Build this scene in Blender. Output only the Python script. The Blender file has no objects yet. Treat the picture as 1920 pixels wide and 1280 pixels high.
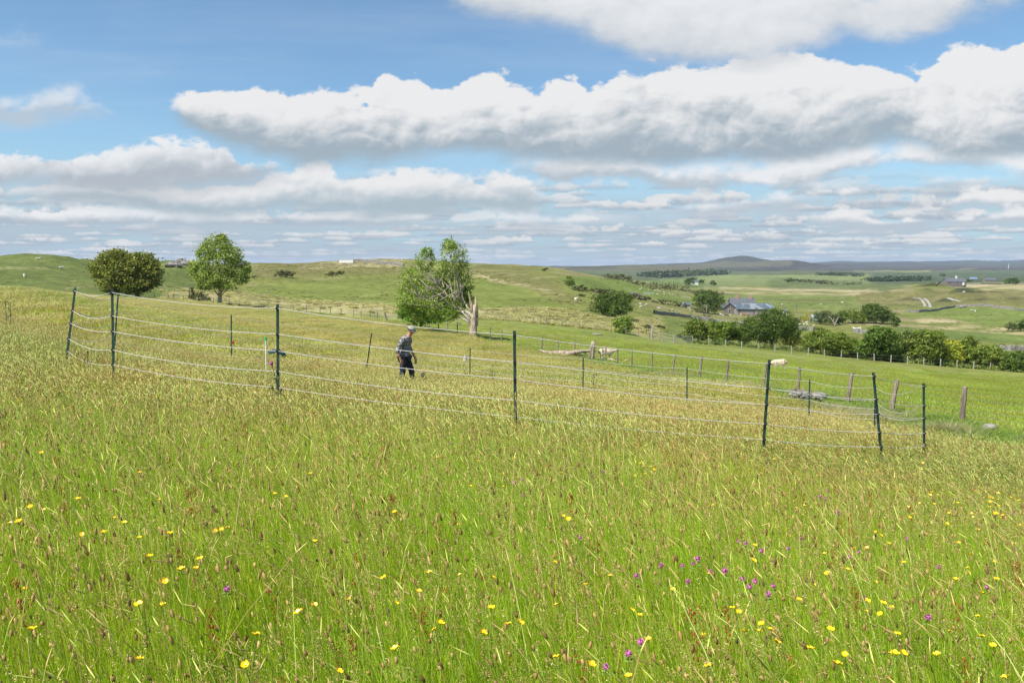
import bpy, bmesh, math, random
import numpy as np
from mathutils import Vector, Matrix

S = bpy.context.scene
COL = S.collection
R = math.radians
EYE = 1.6                      # camera height above the world origin
F = 1493.0                     # focal length in photo pixels (28 mm)
PITCH = math.atan(140 / F)
CA, SA = math.cos(PITCH), math.sin(PITCH)

# ------------------------------------------------------------------ camera
cam = bpy.data.objects.new("camera", bpy.data.cameras.new("camera"))
COL.objects.link(cam)
cam.data.lens = 28.0
cam.data.sensor_width = 36.0
cam.data.clip_start = 0.05
cam.data.clip_end = 40000
cam.location = (0, 0, EYE)
cam.rotation_euler = (math.pi / 2 - PITCH, 0, 0)
S.camera = cam
S.view_settings.view_transform = 'Standard'
S.view_settings.look = 'None'
S.view_settings.exposure = 0.58
S.view_settings.gamma = 1.0
S.cycles.max_bounces = 6
S.cycles.diffuse_bounces = 3
S.cycles.glossy_bounces = 2
S.cycles.transmission_bounces = 3
S.cycles.volume_bounces = 0
S.cycles.transparent_max_bounces = 6
S.cycles.use_denoising = True

SUN_DIR = Vector((-0.44, -0.34, 0.83)).normalized()     # towards the sun
SUN_EL = math.asin(SUN_DIR.z)
SUN_AZ = math.atan2(SUN_DIR.x, SUN_DIR.y)
sun = bpy.data.objects.new("sun", bpy.data.lights.new("sun", 'SUN'))
COL.objects.link(sun)
sun.data.energy = 5.0
sun.data.angle = R(0.53)
sun.data.color = (1.0, 0.95, 0.87)
sun.rotation_euler = SUN_DIR.to_track_quat('Z', 'Y').to_euler()
sun.location = (0, 0, 50)


# ------------------------------------------------------------------ node helper
class V:
    """a float socket with arithmetic"""
    nt = None

    def __init__(s, sock): s.s = sock

    @staticmethod
    def m(op, *a, clamp=False):
        n = V.nt.nodes.new('ShaderNodeMath'); n.operation = op; n.use_clamp = clamp
        for i, x in enumerate(a):
            if isinstance(x, V): V.nt.links.new(x.s, n.inputs[i])
            else: n.inputs[i].default_value = float(x)
        return V(n.outputs[0])

    def __add__(a, b): return V.m('ADD', a, b)
    __radd__ = __add__
    def __mul__(a, b): return V.m('MULTIPLY', a, b)
    __rmul__ = __mul__
    def __sub__(a, b): return V.m('SUBTRACT', a, b)
    def __rsub__(a, b): return V.m('SUBTRACT', b, a)
    def __truediv__(a, b): return V.m('DIVIDE', a, b)
    def __rtruediv__(a, b): return V.m('DIVIDE', b, a)
    def pow(a, b): return V.m('POWER', a, b)
    def max(a, b): return V.m('MAXIMUM', a, b)
    def min(a, b): return V.m('MINIMUM', a, b)
    def clamp(a): return V.m('ADD', a, 0, clamp=True)


def sstep(x, lo, hi):
    n = V.nt.nodes.new('ShaderNodeMapRange'); n.interpolation_type = 'SMOOTHSTEP'
    for i, a in enumerate((x, lo, hi, 0.0, 1.0)):
        if isinstance(a, V): V.nt.links.new(a.s, n.inputs[i])
        else: n.inputs[i].default_value = a
    return V(n.outputs[0])


def vec(x, y, z=0.0):
    n = V.nt.nodes.new('ShaderNodeCombineXYZ')
    for i, a in enumerate((x, y, z)):
        if isinstance(a, V): V.nt.links.new(a.s, n.inputs[i])
        else: n.inputs[i].default_value = a
    return n.outputs[0]


def noise(vsock, scale, detail=4, rough=0.55, dist=0.0, out='Fac', dims='3D'):
    n = V.nt.nodes.new('ShaderNodeTexNoise'); n.noise_dimensions = dims
    n.inputs['Scale'].default_value = scale
    n.inputs['Detail'].default_value = detail
    n.inputs['Roughness'].default_value = rough
    n.inputs['Distortion'].default_value = dist
    if vsock is not None: V.nt.links.new(vsock, n.inputs['Vector'])
    return V(n.outputs[out])


def puff(vsock, scale, detail=3, rough=0.5):
    n = V.nt.nodes.new('ShaderNodeTexVoronoi'); n.voronoi_dimensions = '2D'
    n.feature = 'F1'; n.normalize = True
    n.inputs['Scale'].default_value = scale
    n.inputs['Detail'].default_value = detail
    n.inputs['Roughness'].default_value = rough
    V.nt.links.new(vsock, n.inputs['Vector'])
    d = V(n.outputs['Distance'])
    return 1.0 - d * d * 1.6


def mixcol(fac, a, b):
    n = V.nt.nodes.new('ShaderNodeMix'); n.data_type = 'RGBA'
    if isinstance(fac, V): V.nt.links.new(fac.s, n.inputs[0])
    else: n.inputs[0].default_value = fac
    for i, x in ((6, a), (7, b)):
        if isinstance(x, (tuple, list)): n.inputs[i].default_value = (*x[:3], 1)
        else: V.nt.links.new(x, n.inputs[i])
    return n.outputs[2]


def inv(px, py):
    """photo pixel -> (x/y, z/y) of its ray"""
    dy = CA + SA * (640 - py) / F
    return (px - 960) / F / dy, (-SA + CA * (640 - py) / F) / dy


# ------------------------------------------------------------------ sky
world = bpy.data.worlds.new("World"); S.world = world
world.use_nodes = True
nt = world.node_tree; nt.nodes.clear(); V.nt = nt
wout = nt.nodes.new('ShaderNodeOutputWorld')
bg = nt.nodes.new('ShaderNodeBackground')
nt.links.new(bg.outputs[0], wout.inputs[0])
sky = nt.nodes.new('ShaderNodeTexSky'); sky.sky_type = 'NISHITA'
sky.sun_disc = False
sky.sun_elevation = SUN_EL
sky.sun_rotation = SUN_AZ
sky.altitude = 300; sky.air_density = 1.0; sky.dust_density = 0.4; sky.ozone_density = 1.6
tc = nt.nodes.new('ShaderNodeTexCoord')
sx = nt.nodes.new('ShaderNodeSeparateXYZ'); nt.links.new(tc.outputs['Generated'], sx.inputs[0])
dx, dy, dz = (V(sx.outputs[i]) for i in range(3))
ady = V.m('ABSOLUTE', dy).max(0.08)
u = dx / ady
v = dz / ady
UV = vec(u, v)


def pxu(px): return (px - 960) / F
def pyv(py): return inv(960, py)[1]


def curve(pts):
    """piecewise curve through photo pixels -> v as a function of u"""
    n = nt.nodes.new('ShaderNodeFloatCurve')
    lo, hi = -400, 2320
    nt.links.new(((u - pxu(lo)) / (pxu(hi) - pxu(lo))).s, n.inputs['Value'])
    c = n.mapping.curves[0]
    P = [((x - lo) / (hi - lo), 1 - (y + 400) / 1000) for x, y in pts]
    while len(c.points) < len(P): c.points.new(0.5, 0.5)
    for p, (a, b) in zip(c.points, P): p.location = (a, b)
    n.mapping.update()
    # value b is linear in the pixel row; turn it back into v
    py = (1.0 - V(n.outputs[0])) * 1000.0 - 400.0
    h = (640.0 - py) / F
    return (h * CA - SA) / (h * SA + CA)


# shared noises (direction space; a cloud deck far away)
wob1 = noise(vec(u, v * 1.5), 6.0, 4, 0.6)
f1 = noise(vec(u, v * 1.9, 3.1), 9.0, 8, 0.60)
f2 = noise(vec(u * 0.8, v * 2.6, 7.7), 3.2, 3, 0.5)
wu, wv = u + wob1 * 0.09, v * 1.3 + wob1 * 0.07 + f1 * 0.035
p1 = puff(vec(wu, wv), 10.0, 2, 0.5)
p1b = puff(vec(wu - 0.006, wv + 0.010), 10.0, 2, 0.5)
p2 = puff(vec(wu, wv), 26.0, 2, 0.55)
p2b = puff(vec(wu - 0.0025, wv + 0.004), 26.0, 2, 0.55)
relief = (p1 - p1b) + (p2 - p2b) * 0.35                       # + on the side that faces the light

acc_a = None
col = sky.outputs[0]
skycol = nt.nodes.new('ShaderNodeVectorMath'); skycol.operation = 'MULTIPLY'
nt.links.new(sky.outputs[0], skycol.inputs[0])
skycol.inputs[1].default_value = (0.116, 0.140, 0.148)
cur = skycol.outputs[0]

WHITE = (0.87, 0.87, 0.875)
GREY = (0.44, 0.535, 0.60)


def layer(cur, top, bot, wt=0.010, wb=0.03, amp_t=0.05, amp_b=0.03, lo=0.12, hi=0.62, dens=1.0,
          white=WHITE, grey=GREY, x0=None, x1=None, wx=60, rel=1.1, fl=0.55):
    T, B = curve(top), curve(bot)
    at = sstep(T - v + (p1 - 0.80) * amp_t + (p2 - 0.80) * amp_t * 0.5 + (f1 - 0.5) * 0.042 + (nf - 0.5) * 0.034, 0.0, wt)
    ab = sstep(v - B + wb * 0.6 + (f1 - 0.5) * amp_b * 2.2, 0.0, wb)
    a = at * ab
    if x0 is not None: a = a * sstep(u + (f1 - 0.5) * 0.08, pxu(x0), pxu(x0 + wx))
    if x1 is not None: a = a * (1.0 - sstep(u + (f1 - 0.5) * 0.08, pxu(x1 - wx), pxu(x1)))
    a = a * dens
    t = (v - B) / (T - B).max(0.01)
    L = sstep(t + relief * rel + (f1 - 0.5) * fl + (f2 - 0.5) * fl + (nf - 0.5) * 0.34, lo, hi)
    return mixcol(a, cur, mixcol(L, grey, white)), a


# the deck of small cumulus that closes up towards the horizon
cur = mixcol(0.85 * (1.0 - sstep(v, -0.02, 0.20)), cur, (0.38, 0.535, 0.70))
lg = V.m('LOGARITHM', v.max(0.0) + 0.03, math.e)
nf = noise(vec(u, v * 1.7, 5.5), 36.0, 6, 0.62)
low = 1.0 - sstep(v, 0.03, 0.125)
cur = mixcol((low * sstep(f2 * 0.5 + noise(vec(u * 3.0, lg * 2.6, 4.0), 1.6, 5, 0.55) * 0.7, 0.42, 0.66)) * 0.75, cur, (0.46, 0.54, 0.62))


def cumuli(cur, k, ox, rows, y0, ht, thr, dens, seed):
    """a field of separate flat-bottomed puffs, one to a cell, that shrink towards the horizon"""
    n = nt.nodes.new('ShaderNodeTexVoronoi'); n.voronoi_dimensions = '2D'; n.feature = 'F1'
    n.inputs['Scale'].default_value = 1.0; n.inputs['Randomness'].default_value = 0.85
    A = u * (k + k * 0.022 / (v.max(0.0) + 0.03)) + ox + wob1 * 0.25; B = lg * rows + seed + (f1 - 0.5) * 0.25
    nt.links.new(vec(A, B), n.inputs['Vector'])
    s_ = nt.nodes.new('ShaderNodeSeparateXYZ'); nt.links.new(n.outputs['Position'], s_.inputs[0])
    c_ = nt.nodes.new('ShaderNodeSeparateColor'); nt.links.new(n.outputs['Color'], c_.inputs[0])
    r1, r2 = V(c_.outputs[0]), V(c_.outputs[1])
    x = (A - V(s_.outputs[0])) / (0.34 + 0.26 * r1); y = B - V(s_.outputs[1]) - y0
    H = ht * (0.55 + 0.6 * r2)
    dome = H * V.m('SQRT', (1.0 - x * x).max(0.0)) + (nf - 0.5) * 1.5 + (f1 - 0.5) * 0.8 - 0.04
    al = sstep(dome - y, 0.0, 0.14) * sstep(y + (nf - 0.5) * 0.30, -0.06, 0.14) * (1.0 - sstep(V.m('ABSOLUTE', x), 0.82, 1.12))
    al = al * sstep(r1 * 0.5 + r2 * 0.5, thr, thr + 0.02) * (1.0 - sstep(v, 0.085, 0.125)) * (0.35 + 0.65 * sstep(v, 0.0, 0.035))
    L = sstep(y / H + (nf - 0.5) * 1.1 + (f1 - 0.5) * 0.5, 0.0, 0.75)
    return mixcol(al * dens, cur, mixcol(L, (0.38, 0.46, 0.55), (0.80, 0.81, 0.81)))


cur = cumuli(cur, 9.0, 0.3, 4.2, -0.30, 0.62, 0.12, 0.85, 1.7)
cur = cumuli(cur, 7.0, 4.1, 3.6, -0.28, 0.70, 0.22, 0.90, 6.3)
cur = cumuli(cur, 5.0, 2.7, 2.6, -0.28, 0.62, 0.36, 0.90, 3.9)
cur = cumuli(cur, 12.0, 7.7, 5.2, -0.30, 0.60, 0.10, 0.8, 9.1)
# thin high haze streaks
st = noise(vec(u * 0.6, v * 5.0, 2.2), 2.5, 8, 0.6)
cur = mixcol(sstep(st, 0.45, 0.85) * 0.22, cur, (0.80, 0.86, 0.93))

# left: small grey cloud and wisp
cur, _ = layer(cur, [(-400, 180), (0, 172), (60, 182), (100, 160), (170, 168), (230, 205), (300, 235)],
               [(-400, 220), (0, 212), (50, 214), (110, 216), (230, 220), (300, 235)], wt=0.03, wb=0.03,
               amp_t=0.05, amp_b=0.04, dens=0.75, grey=(0.55, 0.60, 0.66), white=(0.84, 0.86, 0.88), x1=250, wx=40)
cur, _ = layer(cur, [(-400, 50), (0, 45), (60, 52), (110, 60), (160, 66)], [(-400, 84), (0, 78), (60, 72), (160, 66)],
               wt=0.03, wb=0.03, amp_t=0.02, amp_b=0.02, dens=0.55, grey=(0.75, 0.8, 0.86), x1=130, wx=40)
# lower bands
cur, _ = layer(cur, [(-400, 380), (0, 385), (125, 388), (150, 376), (230, 372), (330, 386), (480, 400), (620, 396), (760, 398), (1000, 395), (1200, 400), (1400, 396), (2320, 400)],
               [(-400, 415), (0, 418), (300, 424), (600, 420), (900, 424), (2320, 425)], wt=0.012, wb=0.04, amp_t=0.06, amp_b=0.05, dens=0.85,
               grey=(0.50, 0.57, 0.64), white=(0.90, 0.91, 0.92), x1=1300, wx=400)
cur, _ = layer(cur, [(-400, 345), (0, 345), (120, 345), (260, 350), (300, 352), (480, 340), (500, 322), (560, 313), (620, 312), (640, 326), (700, 318), (780, 315), (900, 322), (990, 335), (1020, 356), (1200, 380), (2320, 380)],
               [(-400, 372), (0, 372), (260, 374), (320, 392), (480, 398), (650, 394), (850, 398), (1000, 384), (1200, 386), (2320, 386)], wt=0.010, wb=0.03, amp_t=0.045, x1=1060, wx=60,
               lo=0.10, hi=0.75)
cur, _ = layer(cur, [(-400, 300), (0, 292), (60, 285), (150, 278), (220, 288), (300, 266), (350, 262), (400, 266), (430, 270), (460, 292), (520, 300), (600, 320), (2320, 320)],
               [(-400, 350), (0, 346), (200, 352), (330, 350), (430, 342), (520, 330), (600, 322), (2320, 322)], wt=0.010, wb=0.04, amp_t=0.04, x1=560, wx=70,
               grey=(0.47, 0.52, 0.58), white=(0.86, 0.88, 0.90), lo=0.2, hi=0.95)
cur, _ = layer(cur, [(-400, 440), (1000, 420), (1200, 392), (1300, 380), (1450, 360), (1560, 352), (1700, 338), (1850, 322), (1920, 310), (2320, 290)],
               [(-400, 441), (1000, 424), (1200, 404), (1300, 402), (1450, 398), (1560, 376), (1700, 352), (1920, 348), (2320, 350)], wt=0.02, wb=0.035, amp_t=0.05, amp_b=0.05,
               grey=(0.52, 0.58, 0.65), white=(0.86, 0.88, 0.9), x0=1150, wx=80, dens=0.9, lo=0.2, hi=0.9)
cur, _ = layer(cur, [(-400, 440), (1480, 416), (1500, 398), (1540, 388), (1600, 392), (1640, 410), (1680, 418), (1692, 404), (1712, 420), (1740, 408), (1760, 372), (1820, 352), (1880, 352), (1920, 360), (2320, 340)],
               [(-400, 440), (1480, 419), (1640, 424), (1740, 412), (1760, 392), (1920, 392), (2320, 390)], wt=0.012, wb=0.02, amp_t=0.03, amp_b=0.03, x0=1480, wx=40,
               grey=(0.52, 0.58, 0.65))
cur, _ = layer(cur, [(-400, 440), (1740, 410), (1800, 398), (1920, 390), (2320, 380)],
               [(-400, 440), (1740, 414), (1800, 420), (1920, 416), (2320, 415)], wt=0.012, wb=0.02, amp_t=0.03, amp_b=0.03, x0=1740, wx=60,
               grey=(0.55, 0.61, 0.67))
# lower lip of the long bank, then the bank itself
cur, _ = layer(cur, [(-400, 330), (900, 300), (1000, 282), (1100, 270), (1240, 290), (1350, 290), (1500, 262), (1700, 250), (1920, 255), (2320, 240)],
               [(-400, 335), (900, 305), (1000, 322), (1080, 332), (1180, 328), (1240, 344), (1340, 346), (1480, 345), (1560, 318), (1640, 300), (1760, 300), (1920, 330), (2320, 330)],
               wt=0.03, wb=0.016, amp_t=0.03, amp_b=0.03, x0=930, wx=60, lo=-0.1, hi=0.4, grey=(0.50, 0.56, 0.62), white=(0.86, 0.88, 0.9), fl=0.9)
cur, _ = layer(cur, [(-400, 260), (330, 205), (352, 186), (420, 174), (500, 168), (520, 180), (600, 168), (700, 172), (718, 150), (742, 138), (790, 146), (812, 168), (850, 178), (880, 152),
                     (920, 140), (985, 152), (1004, 168), (1030, 150), (1080, 148), (1092, 168), (1130, 152), (1180, 136), (1300, 126), (1400, 118), (1470, 104), (1540, 98), (1600, 106), (1690, 128),
                     (1720, 120), (1750, 98), (1810, 78), (1850, 88), (1920, 64), (2320, 40)],
               [(-400, 262), (330, 210), (360, 226), (430, 268), (520, 292), (640, 302), (740, 300), (860, 286), (1000, 300), (1150, 300), (1280, 296), (1400, 298), (1500, 290), (1600, 262), (1700, 262), (1800, 300), (1920, 290), (2320, 300)],
               wt=0.008, wb=0.028, amp_t=0.05, amp_b=0.025, x0=320, wx=40, lo=0.10, hi=0.72, rel=1.3, fl=0.80, grey=(0.38, 0.465, 0.535))
# upper cloud that runs out of the frame
cur, _ = layer(cur, [(-400, -395), (400, -300), (800, -120), (900, -60), (1200, -60), (1600, -60), (1880, -30), (1960, 0), (2320, -100)],
               [(-400, -394), (400, -290), (800, -40), (866, 4), (960, 12), (1030, 32), (1090, 52), (1200, 88), (1340, 112), (1440, 98), (1560, 66), (1680, 58), (1760, 36), (1850, 8), (1960, -4), (2320, -90)],
               wt=0.04, wb=0.035, amp_t=0.04, amp_b=0.035, x0=820, wx=80, x1=2000, lo=-0.25, hi=0.7, grey=(0.56, 0.61, 0.67), white=(0.84, 0.86, 0.89), rel=0.5, fl=1.1)
nt.links.new(cur, bg.inputs['Color'])
bg.inputs['Strength'].default_value = 0.65
world.cycles.sampling_method = 'MANUAL'
world.cycles.sample_map_resolution = 512

# ------------------------------------------------------------------ numbers
rng = np.random.RandomState(7)


def proj(X, Y, Z):
    zz = Z - EYE
    d = Y * CA - zz * SA
    return 960 + F * X / d, 640 - F * (Y * SA + zz * CA) / d


def vnoise(x, y, seed=0):
    xi, yi = np.floor(x).astype(np.int64), np.floor(y).astype(np.int64)
    fx, fy = x - xi, y - yi
    fx, fy = fx * fx * (3 - 2 * fx), fy * fy * (3 - 2 * fy)

    def h(a, b):
        n = (a * 374761393 + b * 668265263 + seed * 974711) & 0x7fffffff
        n = ((n ^ (n >> 13)) * 1274126177) & 0x7fffffff
        return ((n ^ (n >> 16)) & 0xffff) / 65535.0
    return (h(xi, yi) * (1 - fx) * (1 - fy) + h(xi + 1, yi) * fx * (1 - fy) + h(xi, yi + 1) * (1 - fx) * fy + h(xi + 1, yi + 1) * fx * fy)


def fbm(x, y, o=4, seed=0, g=0.5):
    t, a, s = 0.0, 1.0, 0.0
    for i in range(o):
        t = t + a * vnoise(x * 2 ** i + 17.3 * i, y * 2 ** i - 9.1 * i, seed + i); s += a; a *= g
    return t / s - 0.5


def pchip(xk, yk, x):
    """monotone cubic along axis 0 of yk (n, m) at the points x"""
    xk = np.asarray(xk, float); h = np.diff(xk)[:, None]
    d = np.diff(yk, axis=0) / h
    m = np.zeros_like(yk)
    m[0], m[-1] = d[0], d[-1]
    w1, w2 = 2 * h[1:] + h[:-1], h[1:] + 2 * h[:-1]
    p = d[:-1] * d[1:] > 0
    with np.errstate(all='ignore'):
        hm = (w1 + w2) / (w1 / d[:-1] + w2 / d[1:])
    m[1:-1] = np.where(p, np.nan_to_num(hm), 0)
    i = np.clip(np.searchsorted(xk, x) - 1, 0, len(xk) - 2)
    H = (xk[i + 1] - xk[i])[:, None]
    t = np.clip((x - xk[i])[:, None] / H, 0, 1)
    return ((2 * t**3 - 3 * t**2 + 1) * yk[i] + (t**3 - 2 * t**2 + t) * H * m[i] + (-2 * t**3 + 3 * t**2) * yk[i + 1] + (t**3 - t**2) * H * m[i + 1])


# ------------------------------------------------------------------ terrain
# rows: distance in metres; columns: how high the ground stands in the photo at those directions
TC = [-400, 0, 200, 400, 550, 700, 850, 1000, 1150, 1300, 1385, 1450, 1600, 1750, 1920, 2400]
TR = {
    10: [700, 738, 770, 787, 802, 817, 832, 847, 862, 877, 885, 892, 907, 922, 939, 987],
    16: [625, 660, 693, 718, 735, 750, 765, 780, 795, 810, 818, 825, 840, 853, 870, 915],
    24: [575, 612, 648, 683, 698, 713, 728, 743, 758, 772, 780, 786, 795, 796, 808, 850],
    35: [545, 567, 607, 643, 664, 686, 702, 715, 722, 725, 729, 733, 743, 757, 770, 810],
    50: [535, 545, 582, 613, 635, 655, 671, 684, 688, 695, 702, 708, 722, 735, 747, 785],
    70: [535, 547, 570, 594, 612, 623, 634, 651, 662, 672, 680, 688, 702, 715, 727, 755],
    95: [540, 550, 563, 584, 597, 600, 609, 616, 637, 655, 663, 670, 684, 697, 709, 730],
    130: [540, 547, 560, 572, 585, 590, 594, 600, 617, 643, 649, 655, 668, 679, 690, 705],
    180: [530, 533, 546, 560, 572, 577, 577, 583, 598, 626, 634, 640, 646, 655, 664, 675],
    250: [500, 498, 516, 532, 546, 550, 546, 547, 571, 606, 613, 618, 622, 630, 636, 645],
    350: [485, 487, 491, 501, 513, 517, 514, 514, 548, 585, 595, 600, 600, 605, 606, 612],
    500: [495, 492, 491, 497, 495, 487, 493, 499, 522, 562, 568, 572, 573, 577, 574, 580],
    700: [500, 500, 500, 500, 499, 495, 498, 503, 526, 549, 551, 553, 553, 545, 545, 545],
    1000: [502, 502, 502, 502, 502, 501, 502, 506, 525, 538, 540, 541, 538, 533, 531, 530],
    1500: [503, 503, 503, 503, 503, 503, 503, 507, 519, 525, 525, 526, 527, 523, 522, 522],
    2500: [504, 504, 504, 504, 504, 504, 504, 506, 509, 512, 512, 512, 513, 512, 511, 511],
    3600: [504, 504, 504, 504, 504, 504, 504, 502, 498, 499, 503, 504, 506, 505, 504, 504],
    5500: [502, 502, 502, 502, 502, 502, 502, 501, 500, 495, 484, 489, 499, 499, 499, 499],
    8500: [500, 500, 500, 500, 500, 500, 500, 500, 499, 495, 494, 494, 493, 493, 491, 490],
    12000: [505] * 16,
}
TY = sorted(TR)
NSG, NLG = 900, 900
SG = np.linspace(-0.93, 0.98, NSG)
LG = np.linspace(math.log(10), math.log(12000), NLG)
_rows = []
for Yk in TY:
    cs = np.array([inv(c, p) for c, p in zip(TC, TR[Yk])])
    _rows.append(pchip(cs[:, 0], cs[:, 1][:, None], SG)[:, 0])
VG = pchip(np.log(TY), np.array(_rows), LG)          # (NLG, NSG) slopes z/y
_l, _s = np.meshgrid(LG, SG, indexing='ij')
_k = np.clip((_l - math.log(90)) / 1.0, 0, 1)
VG += _k * (0.0045 * fbm(_s * 9, _l * 5, 4, 3) + 0.0030 * fbm(_s * 34, _l * 22, 3, 9))
VG += 0.0030 * np.clip((_l - math.log(40)) / 1.0, 0, 1) * fbm(_s * 20, _l * 14, 3, 21)
VG += 0.0008 * _k * fbm(_s * 140, _l * 90, 3, 12)


def bump_at(px, Y, wx, wy, h):
    """a mound h metres high on the ground at (px, Y)"""
    global VG
    s0, l0 = inv(px, 540)[0], math.log(Y)
    VG += (h / Y) * np.exp(-((_s - s0) / (wx / F)) ** 2 - ((_l - l0) / wy) ** 2)


for a in ((1690, 640, 60, .06, 5), (1745, 720, 45, .06, 7), (1800, 560, 40, .05, 5.5), (1835, 600, 60, .05, 5), (1870, 520, 40, .05, 4),
          (1690, 480, 50, .05, 2.5), (1600, 620, 70, .06, 3), (1495, 1250, 90, .1, 8), (1330, 440, 40, .05, 2), (1000, 150, 60, .12, 1.6), (1090, 160, 60, .1, 1.6),
          (640, 125, 80, .1, 1.2), (330, 300, 50, .1, 3), (80, 300, 90, .1, 3), (1650, 235, 70, .08, 1.5), (1500, 2000, 120, .08, 12), (1480, 4300, 60, .05, 30), (1385, 5500, 55, .06, 14), (1300, 5200, 50, .06, 8), (1690, 8500, 55, .1, 13), (1815, 8500, 48, .1, 18), (1915, 8500, 40, .1, 17), (1560, 8500, 60, .1, 8), (1210, 3600, 60, .06, 6)):
    bump_at(*a)


def ground(X, Y):
    X, Y = np.asarray(X, float), np.asarray(Y, float)
    near = -1.45 - 0.10 * np.clip(X, -14, 14) * (0.75 + 0.25 * np.clip(Y / 10, 0, 1)) - 0.085 * np.clip(Y, -10, 12) + 0.03 * fbm(X * .5 + 5, Y * .5 + 9, 3, 4)
    Yc = np.clip(Y, 10, 11900)
    fs = np.clip((X / np.maximum(Yc, 1e-3) - SG[0]) / (SG[1] - SG[0]), 0, NSG - 1.001)
    fl = np.clip((np.log(Yc) - LG[0]) / (LG[1] - LG[0]), 0, NLG - 1.001)
    i, j = fl.astype(int), fs.astype(int)
    a, b = fl - i, fs - j
    vv = VG[i, j] * (1 - a) * (1 - b) + VG[i + 1, j] * a * (1 - b) + VG[i, j + 1] * (1 - a) * b + VG[i + 1, j + 1] * a * b
    t = np.clip((Y - 10) / 5, 0, 1); t = t * t * (3 - 2 * t)
    return EYE + near * (1 - t) + vv * Yc * t


def G(px, Y):
    """a point on the ground in the photo's column px at the distance Y"""
    y0 = 560.0
    for _ in range(6):
        s = inv(px, y0)[0]
        z = float(ground(s * Y, Y))
        y0 = float(proj(s * Y, Y, z)[1])
    return Vector((s * Y, Y, z))


def P(px, py, ymin=12, ymax=9000):
    """where the photo's ray through (px, py) first meets the ground beyond ymin"""
    s, vv = inv(px, py)
    Y = np.exp(np.linspace(math.log(ymin), math.log(ymax), 3000))
    d = ground(s * Y, Y) - (EYE + vv * Y)
    k = np.nonzero((d[1:] >= 0) & (d[:-1] < 0))[0]
    i = int(k[0]) + 1 if len(k) else int(np.argmax(d))
    return Vector((s * Y[i], Y[i], float(ground(s * Y[i], Y[i]))))


def at(px, py, Y):
    s, vv = inv(px, py)
    return Vector((s * Y, Y, EYE + vv * Y))


def ppm(Y): return F / Y      # photo pixels per metre


# ------------------------------------------------------------------ mesh helpers
def fast_mesh(name, verts, quads, cols=None, smooth=False):
    me = bpy.data.meshes.new(name)
    verts = np.ascontiguousarray(verts, dtype=np.float32); quads = np.ascontiguousarray(quads, dtype=np.int32)
    me.vertices.add(len(verts)); me.vertices.foreach_set('co', verts.ravel())
    me.loops.add(quads.size); me.loops.foreach_set('vertex_index', quads.ravel())
    me.polygons.add(len(quads)); me.polygons.foreach_set('loop_start', np.arange(0, quads.size, quads.shape[1], dtype=np.int32))
    if smooth: me.polygons.foreach_set('use_smooth', np.ones(len(quads), dtype=bool))
    if cols is not None:
        c = np.ones((len(verts), 4), dtype=np.float32); c[:, :cols.shape[1]] = cols
        at_ = me.color_attributes.new('Col', 'FLOAT_COLOR', 'POINT'); at_.data.foreach_set('color', c.ravel())
    me.update(calc_edges=True)
    return me


def link(name, me, mat=None, parent=None, loc=None, rot=None):
    o = bpy.data.objects.new(name, me)
    if mat is not None and not me.materials: me.materials.append(mat)
    COL.objects.link(o)
    if parent is not None: o.parent = parent
    if loc is not None: o.location = loc
    if rot is not None: o.rotation_euler = rot
    return o


def tag(o, label=None, cat=None, group=None, kind=None):
    if label: o['label'] = label
    if cat: o['category'] = cat
    if group: o['group'] = group
    if kind: o['kind'] = kind
    return o


def thing(name, loc, label, cat, group=None, rz=0.0):
    o = bpy.data.objects.new(name, None); COL.objects.link(o)
    o.empty_display_size = 0.2
    o.location = loc; o.rotation_euler = (0, 0, rz)
    return tag(o, label, cat, group)


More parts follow.
